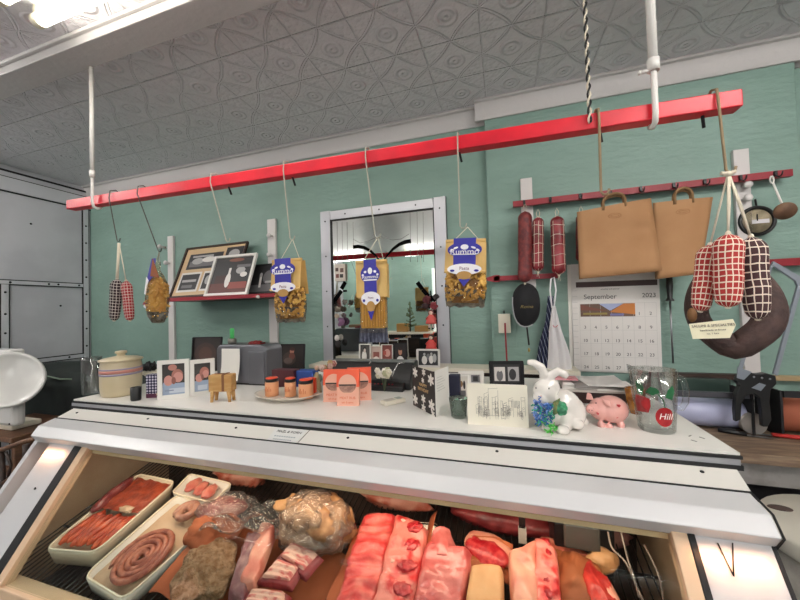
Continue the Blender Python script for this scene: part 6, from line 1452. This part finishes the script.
# ================================================================== RIGHT SIDE BENCH
BZ = 1.05
bn = thing('wooden_bench', (1.6, 1.75, 0), 'worn wooden work bench along the back wall, right of the display case', 'bench')
wb = mat('bench_wood', '#8a7560', .6, h2='#6a5544', scale=8, stretch=(1, 9, 9), bump=.2)
MB(wb).box(.56, 1.50, BZ-.035, 2.9, 1.94, BZ).build('bench_top', bn, True)
MB(mat('bench_front', '#8f8b88', .7, h2='#7d7976', scale=14, bump=.5, bscale=25)).box(.58, 1.53, .93, 2.88, 1.60, BZ-.035).build('front_board', bn, True)
MB(blackm).box(.60, 1.66, 0, 2.86, 1.90, .93).build('base', bn, True)
a = aty(680, 372, CH-.02); MB(brown).box(.45, CH-.03, 1.235, 1.20, CH-.001, 1.262).build('back_rail', bn, True) if False else None
t = thing('wall_batten', (1.0, CH, 1.24), 'dark wooden batten on the wall above the paper rolls', 'batten')
z = aty(690, 376, CH-.03).z; MB(brown).box(.62, CH-.03, z-.012, 1.02, CH-.001, z+.012).build('dark_batten', t, True); z2 = z; MB(mat('pale_batten', '#a8926e', .6)).box(1.02, CH-.03, z2-.010, CX1-.01, CH-.001, z2+.010).build('pale_batten', t, True)
# paper rolls
def roll(x0, x1, y, z, r, mt, label, endmt, sx=0):
    t = thing('paper_roll', ((x0+x1)/2, y, z), label, 'paper roll'); MB(mt).tube([(x0-t.location.x, 0, 0), (x1-t.location.x, 0, 0)], r, 28).build('paper', t)
    for s_ in (-1, 1): m = MB(endmt).tube([(s_*(x1-x0)/2-.001*s_, 0, 0), (s_*(x1-x0)/2+.004*s_, 0, 0)], r*.35, 16); m.build('core', t)
    return t
lav = mat('freezer_paper', '#b9bcd8', .35, h2='#a9acc8', scale=4); kr2 = mat('kraft_roll', '#a85e44', .7, h2='#96503a', scale=3)
yr = 1.78; zc = aty(710, 404, yr).z; ra = .058
x0, x1 = .62, aty(738, 400, yr).x
roll(x0, x1, yr, BZ+.005+ra, ra, lav, 'roll of pale lavender freezer paper lying on the bench', C('5a5450'))
x2, x3 = aty(768, 400, yr).x, 1.75
roll(x2, x3, yr, BZ+.005+.066, .066, kr2, 'roll of reddish brown kraft paper on the bench behind the meat saw', C('7a4030'))
dsp = thing('roll_cutter', (.9, yr, BZ), 'dark metal cutter bar frame over the lavender paper roll', 'cutter')
zt = aty(710, 393, yr-.05).z
MB(mat('cutter_grey', '#54535a', .4, .6)).box(x0, yr-.075, zt-.012, x1, yr-.062, zt+.010).build('cutter_bar', dsp, True)
for x in (x0-.012, x1+.004): MB(blackm).box(x, yr-.075, BZ, x+.008, yr+.06, zt+.014).build('end_plate', dsp, True)
d2_ = thing('roll_cutter', (1.3, yr, BZ), 'dark metal cutter bar frame over the reddish brown roll', 'cutter')
zt = aty(780, 393, yr-.06).z; MB(blackm).box(x2, yr-.085, zt-.012, x3, yr-.07, zt+.012).build('cutter_bar', d2_, True)
for x in (x2-.012, x3+.004): MB(blackm).box(x, yr-.085, BZ, x+.008, yr+.06, zt+.014).build('end_plate', d2_, True)
zb = aty(700, 386, 1.9).z
tag(MB(mat('dark_green_box', '#2c3f38', .5)).box(-.19, 0, 0, .19, .05, aty(700, 379, 1.89).z-BZ).build('dark_green_box', None, loc=Vector(((.62+x1)/2, 1.89, BZ)), bevel=.003), 'long dark green box standing behind the lavender paper roll', 'box')
# meat saw hanging handle down
ysw = 1.66
def sw(x, y_, dy=0): return aty(x, y_, ysw+dy)
o_ = sw(755, 425); saw = thing('meat_saw', Vector((o_.x, ysw, BZ)), 'butcher meat saw with black handle and steel bow, standing handle down on the bench', 'saw')
bowm = mat('saw_steel', '#8d949e', .35, .5)
MB(bowm).prism([sw(774, 374), sw(778, 376), sw(803, 285), sw(800, 276), sw(774, 261), sw(772, 265), sw(796, 281), sw(798, 286)], (0, .012, 0)).build('bow', saw, True, bevel=.002)
MB(bowm).prism([sw(738, 370), sw(742, 371), sw(773, 266), sw(771, 265)], (0, .003, 0)).build('blade', saw, True)
MB(bowm).box(0, 0, 0, .001, .001, .001) if False else None
hpts = [sw(*q) for q in ((738, 376), (746, 371), (756, 374), (766, 373), (776, 376), (777, 384), (771, 390), (770, 402), (772, 420), (768, 427), (763, 427), (762, 412), (760, 398), (754, 394), (746, 396), (742, 404), (741, 420), (736, 422), (735, 410), (736, 395), (740, 386), (736, 381))]
MB(black).prism(hpts, (0, .022, 0)).build('handle', saw, True, bevel=.003)
MB(bowm).prism([sw(737, 378, -.004), sw(738, 367, -.004), sw(752, 372, -.004), sw(744, 380, -.004)], (0, .004, 0)).prism([sw(752, 388, -.003), sw(760, 383, -.003), sw(766, 385, -.003), sw(761, 391, -.003)], (0, .004, 0)).build('clamp_plate', saw, True)
for q in ((754, 377), (762, 378), (770, 379)): MB(steel).ell(sw(*q, -.001), .004, .002, .004, 8).build('rivet', saw, True)
# silver tube end between saw legs
sv = aty(752, 410, 1.72); tag(MB(mat('silver_foil', '#9c9894', .3, .7)).tube([(0, 0, 0), (0, .09, 0)], .042, 24).build('foil_roll', None, loc=Vector((sv.x, 1.71, BZ+.043))), 'end of a silver foil roll seen through the saw handle', 'roll')
# knives
def knife(hx0, hy0, hx1, hy1, bx_, by_, hm, label, name='butcher_knife'):
    A_, B_, C_ = B(hx0, hy0, BZ), B(hx1, hy1, BZ), B(bx_, by_, BZ); o = (A_+B_)/2; t = thing(name, o, label, 'knife')
    up = Vector((0, 0, .010)); MB(hm).tube([A_-o+up, A_.lerp(B_, .3)-o+up, B_-o+up], [.009, .010, .008], 8, squash=.9).build('handle', t)
    d = (C_-B_).normalized(); n_ = Vector((-d.y, d.x, 0))*.011; MB(steel).prism([B_-o-n_*.6+up*.6, B_-o+n_+up*.6, C_-o+n_*.8+up*.4, C_+d*.03-o+up*.4, C_-o-n_*.8+up*.4], (0, 0, .0016)).build('blade', t)
knife(718, 432, 747, 437, 768, 439, black, 'knife with a black handle lying near the bench edge')
knife(832, 444, 772, 437, 752, 434, mat('red_handle', '#b8302c', .4), 'knife with a red handle lying on the bench at the right edge')
knife(690, 424, 706, 427, 735, 430, black, 'dark handled knife at the left end of the bench')
t = thing('wooden_skewers', B(730, 428, BZ)+Vector((.05, .03, 0)), 'loose wooden sticks lying behind the knives on the bench', 'sticks')
for k in range(5): MB(wood).tube([(-.12+.01*k, .012*k, .005), (.14-.02*k, .014*k-.012, .005)], .0045, 6).build('stick', t)
# cream drum with rim to the right of the case
dc = Vector((.905, 1.215, 0)); dr = .215; ztop = .96
dm = thing('cream_drum', dc, 'large round cream bin with a rolled rim, beside the right end of the case', 'bin')
MB(mat('drum_side', '#b0aba2', .7, h2='#9d988f', scale=20, bump=.5, bscale=50)).lathe([(0, 0), (dr*.93, 0), (dr*.96, .02), (dr*.96, ztop-.05), (0, ztop-.05)], n=40, c=(0, 0, 0)).build('drum_body', dm)
MB(mat('drum_lid', '#e0dacb', .5)).lathe([(0, ztop-.05), (dr*.985, ztop-.05), (dr, ztop-.035), (dr, ztop-.012), (dr*.97, ztop), (0, ztop)], n=40).build('lid', dm)
q = atz(780, 508, ztop)-dc; MB(mat('lid_hole', '#4a3a34', .6)).ell((q.x, q.y, ztop), .030, .018, .004, 16).build('lid_hole', dm)

# ================================================================== LEFT SIDE
# white enamel scale with oval pan
ys_ = 1.15; cS = aty(8, 380, ys_)
sc_ = thing('enamel_scale', Vector((cS.x-.02, ys_+.06, .95)), 'white enamel shop scale with a large round tilted pan at the left edge', 'scale')
enam = mat('scale_white', '#dcdad6', .25, coat=.4)
pr_ = [(0, .012), (.10, .010), (.155, .0), (.185, -.020), (.192, -.020), (.196, -.012), (.165, .016), (.11, .024), (0, .026)]
face = Matrix.Translation(cS-sc_.location) @ Matrix.Rotation(math.radians(62), 4, 'Z') @ Matrix.Rotation(math.radians(74), 4, 'X')
rx_ = .15; rz2 = (aty(10, 353, ys_).z-aty(10, 407, ys_).z)/2; rx_ = rz2
MB(enam).lathe([(r*rx_/.196, z) for r, z in [(0, .004), (.15, .004), (.172, .016), (.186, .022), (.196, .014), (.19, -.006), (.15, -.02), (0, -.024)]], n=48, sx=1, sy=rz2/rx_*1.04, M=face).build('pan', sc_)
a, b_ = aty(-3, 404, ys_+.02)-sc_.location, aty(13, 427, ys_+.02)-sc_.location
MB(enam).box(a.x, -.05, b_.z, b_.x+.02, .01, a.z+.02).build('bracket', sc_, bevel=.02)
MB(bolt).ell((b_.x-.008, -.052, b_.z+.02), .006, .003, .006, 8).build('screw', sc_)
a = aty(-40, 348, ys_+.1)-sc_.location; b2_ = aty(17, 351, ys_+.1)-sc_.location
MB(enam).box(a.x, .0, b2_.z-.2, b2_.x, .08, b2_.z+.012).build('head', sc_, bevel=.015)
c2_ = aty(11, 445, ys_+.04)-sc_.location; MB(cream).box(c2_.x-.3, -.02, 0, c2_.x, .12, aty(10, 424, ys_+.04).z-sc_.location.z-.01).build('base', sc_, bevel=.01)
# wooden stand under the scale
zst = .95
st_ = thing('wooden_stand', (cS.x-.1, 1.2, 0), 'old brown wooden stand with rails carrying the white scale', 'stand')
wl2 = mat('stand_wood', '#6e4c34', .5, h2='#563a28', scale=9, stretch=(8, 1, 8))
xx0, xx1 = cS.x-.42, cS.x+.10
MB(wl2).box(xx0, 1.12, zst-.03, xx1, 1.46, zst).build('stand_top', st_, True, bevel=.004)
for (x, y_) in ((xx0+.02, 1.14), (xx1-.05, 1.14), (xx0+.02, 1.41), (xx1-.05, 1.41)): MB(wl2).box(x, y_, 0, x+.035, y_+.035, zst-.03).build('leg', st_, True, bevel=.004)
for z in (.35, .72): MB(wl2).box(xx0+.02, 1.145, z, xx1-.02, 1.17, z+.045).build('rail', st_, True, bevel=.004)
# chair-like bentwood arms seen beside the case
ca_ = thing('wooden_armchair', (-1.95, .85, 0), 'brown bentwood chair partly hidden behind the left end of the case', 'chair')
def lp(x, y_, yy): return aty(x, y_, yy)
ya = .95
MB(wl2).tube([lp(-20, 454, ya), lp(4, 449, ya), lp(20, 443, ya), lp(38, 438, ya)], .011, 8).build('arm_rail', ca_, True)
MB(wl2).tube([lp(-16, 496, ya), lp(2, 484, ya), lp(14, 475, ya), lp(34, 462, ya)], .008, 8).build('bent_arm', ca_, True)
MB(brown).tube([lp(1, 450, ya), lp(3, 520, ya), Vector((lp(2, 520, ya).x, ya, 0))], .014, 8).build('leg', ca_, True)
MB(brown).tube([lp(26, 444, ya+.1), Vector((lp(26, 444, ya+.1).x, ya+.1, 0))], .014, 8).build('leg', ca_, True)
MB(brown).tube([lp(-30, 456, ya+.1), Vector((lp(-30, 456, ya+.1).x, ya+.1, 0))], .014, 8).build('leg', ca_, True)
zz_ = lp(5, 525, ya).z; MB(mat('seat_red', '#6a2e28', .6)).box(lp(-25, 520, ya).x, ya-.02, zz_-.02, lp(24, 520, ya).x, ya+.12, zz_+.02).build('seat', ca_, True, bevel=.008)
MB(brown).tube([lp(6, 452, ya), lp(11, 465, ya), lp(8, 478, ya), lp(3, 490, ya)], .006, 8).build('scroll', ca_, True)
# dark green covered thing
dg = mat('dark_green_cover', '#18221f', .8, h2='#111918', scale=6, bump=.3, bscale=10)
gc = thing('covered_equipment', (-2.6, 1.62, 0), 'tall piece of equipment under a dark green cover between the scale and the case', 'cover')
def cov(u, v):
    x = -3.42+1.56*u
    z = (1.235-.06*max(0, u-.55)+.012*math.sin(u*11))*v; return Vector((x, 1.50-.03*math.sin(u*9)*v*(1-v)*2+.012*math.sin(u*23+v*2), z))
m = MB(dg).grid(cov, 40, 12).grid(lambda u, v: cov(u, 1)+Vector((0, .34*v, .02*math.sin(PI*v))), 40, 6).grid(lambda u, v: cov(u, 0)+Vector((0, .34*v, 0)), 40, 1)
for s_ in (0, 1): m.grid(lambda u, v: cov(s_, v)+Vector((0, .34*u, .02*math.sin(PI*u)*v)), 4, 12)
m.build('fabric_cover', gc, True)
MB(C('7a8a78')).tube([aty(47, 376, 1.49), aty(60, 379, 1.49), aty(72, 379, 1.49)], [.004, .006, .004], 8).build('pale_piping', gc, True)
# grey sack and crates under/behind chair (left lower corner)
cl = thing('cardboard_box', (-2.1, 1.2, 0), 'pale cardboard box on the floor behind the bentwood chair', 'box')
MB(C('8d857a')).box(-2.16, 1.02, 0, -1.86, 1.10, .62).build('box_body', cl, True, bevel=.01)

# ================================================================== BEHIND THE VIEWER (seen in the mirror)
sx0 = thing('shelf_table', (-1.9, FR+.25, 0), 'dark table with small things along the shop front wall, seen in the mirror', 'table')
MB(cream).box(-3.3, FR+.02, 1.07, -.5, FR+.5, 1.11).build('table_top', sx0, True); MB(blackm).box(-3.25, FR+.04, 0, -.55, FR+.46, 1.07).build('table_base', sx0, True)
for i, (x, w_, h, hx, lb) in enumerate(((-3.0, .4, .16, '6a5238', 'brown basket on the table seen in the mirror'), (-2.0, .25, .17, 'a07840', 'tan carton on the table seen in the mirror'), (-1.6, .28, .12, '94703c', 'low tan carton at the right of the table seen in the mirror'))):
    tag(MB(C(hx)).box(-w_/2, -.1, 0, w_/2, .1, h).build('carton', None, loc=Vector((x, FR+.28, 1.11)), bevel=.01), lb, 'box')
tr = thing('table_tree', (-1.85, FR+.3, 1.11), 'small green table top tree seen in the mirror', 'tree')
m = MB(mat('tree_green', '#5a6a4c', .8)); rnd = random.Random(2)
for k in range(70):
    z = .08+.5*rnd.random(); a = rnd.uniform(0, 2*PI); r = .16*(1-z/.62); m.tube([(0, 0, z), (r*math.cos(a), r*math.sin(a), z+.04)], [.006, .012], 5)
m.build('branches', tr); MB(brown).tube([(0, 0, 0), (0, 0, .5)], .012, 8).build('trunk', tr)
for (x, z, w_, h, hx, lb) in ((-2.75, 1.62, .26, .34, '3c3a38', 'upper dark framed picture on the front wall seen in the mirror'), (-2.75, 1.30, .28, .30, '4a4a44', 'lower dark framed picture on the front wall seen in the mirror')):
    p = Vector((x, FR+.002, z)); t = thing('picture_frame', p, lb, 'picture frame'); MB(C(hx)).box(-w_/2, 0, 0, w_/2, .02, h).build('frame_border', t); MB(C('8a8a80')).box(-w_/2+.04, .02, .04, w_/2-.04, .022, h-.04).build('picture', t)
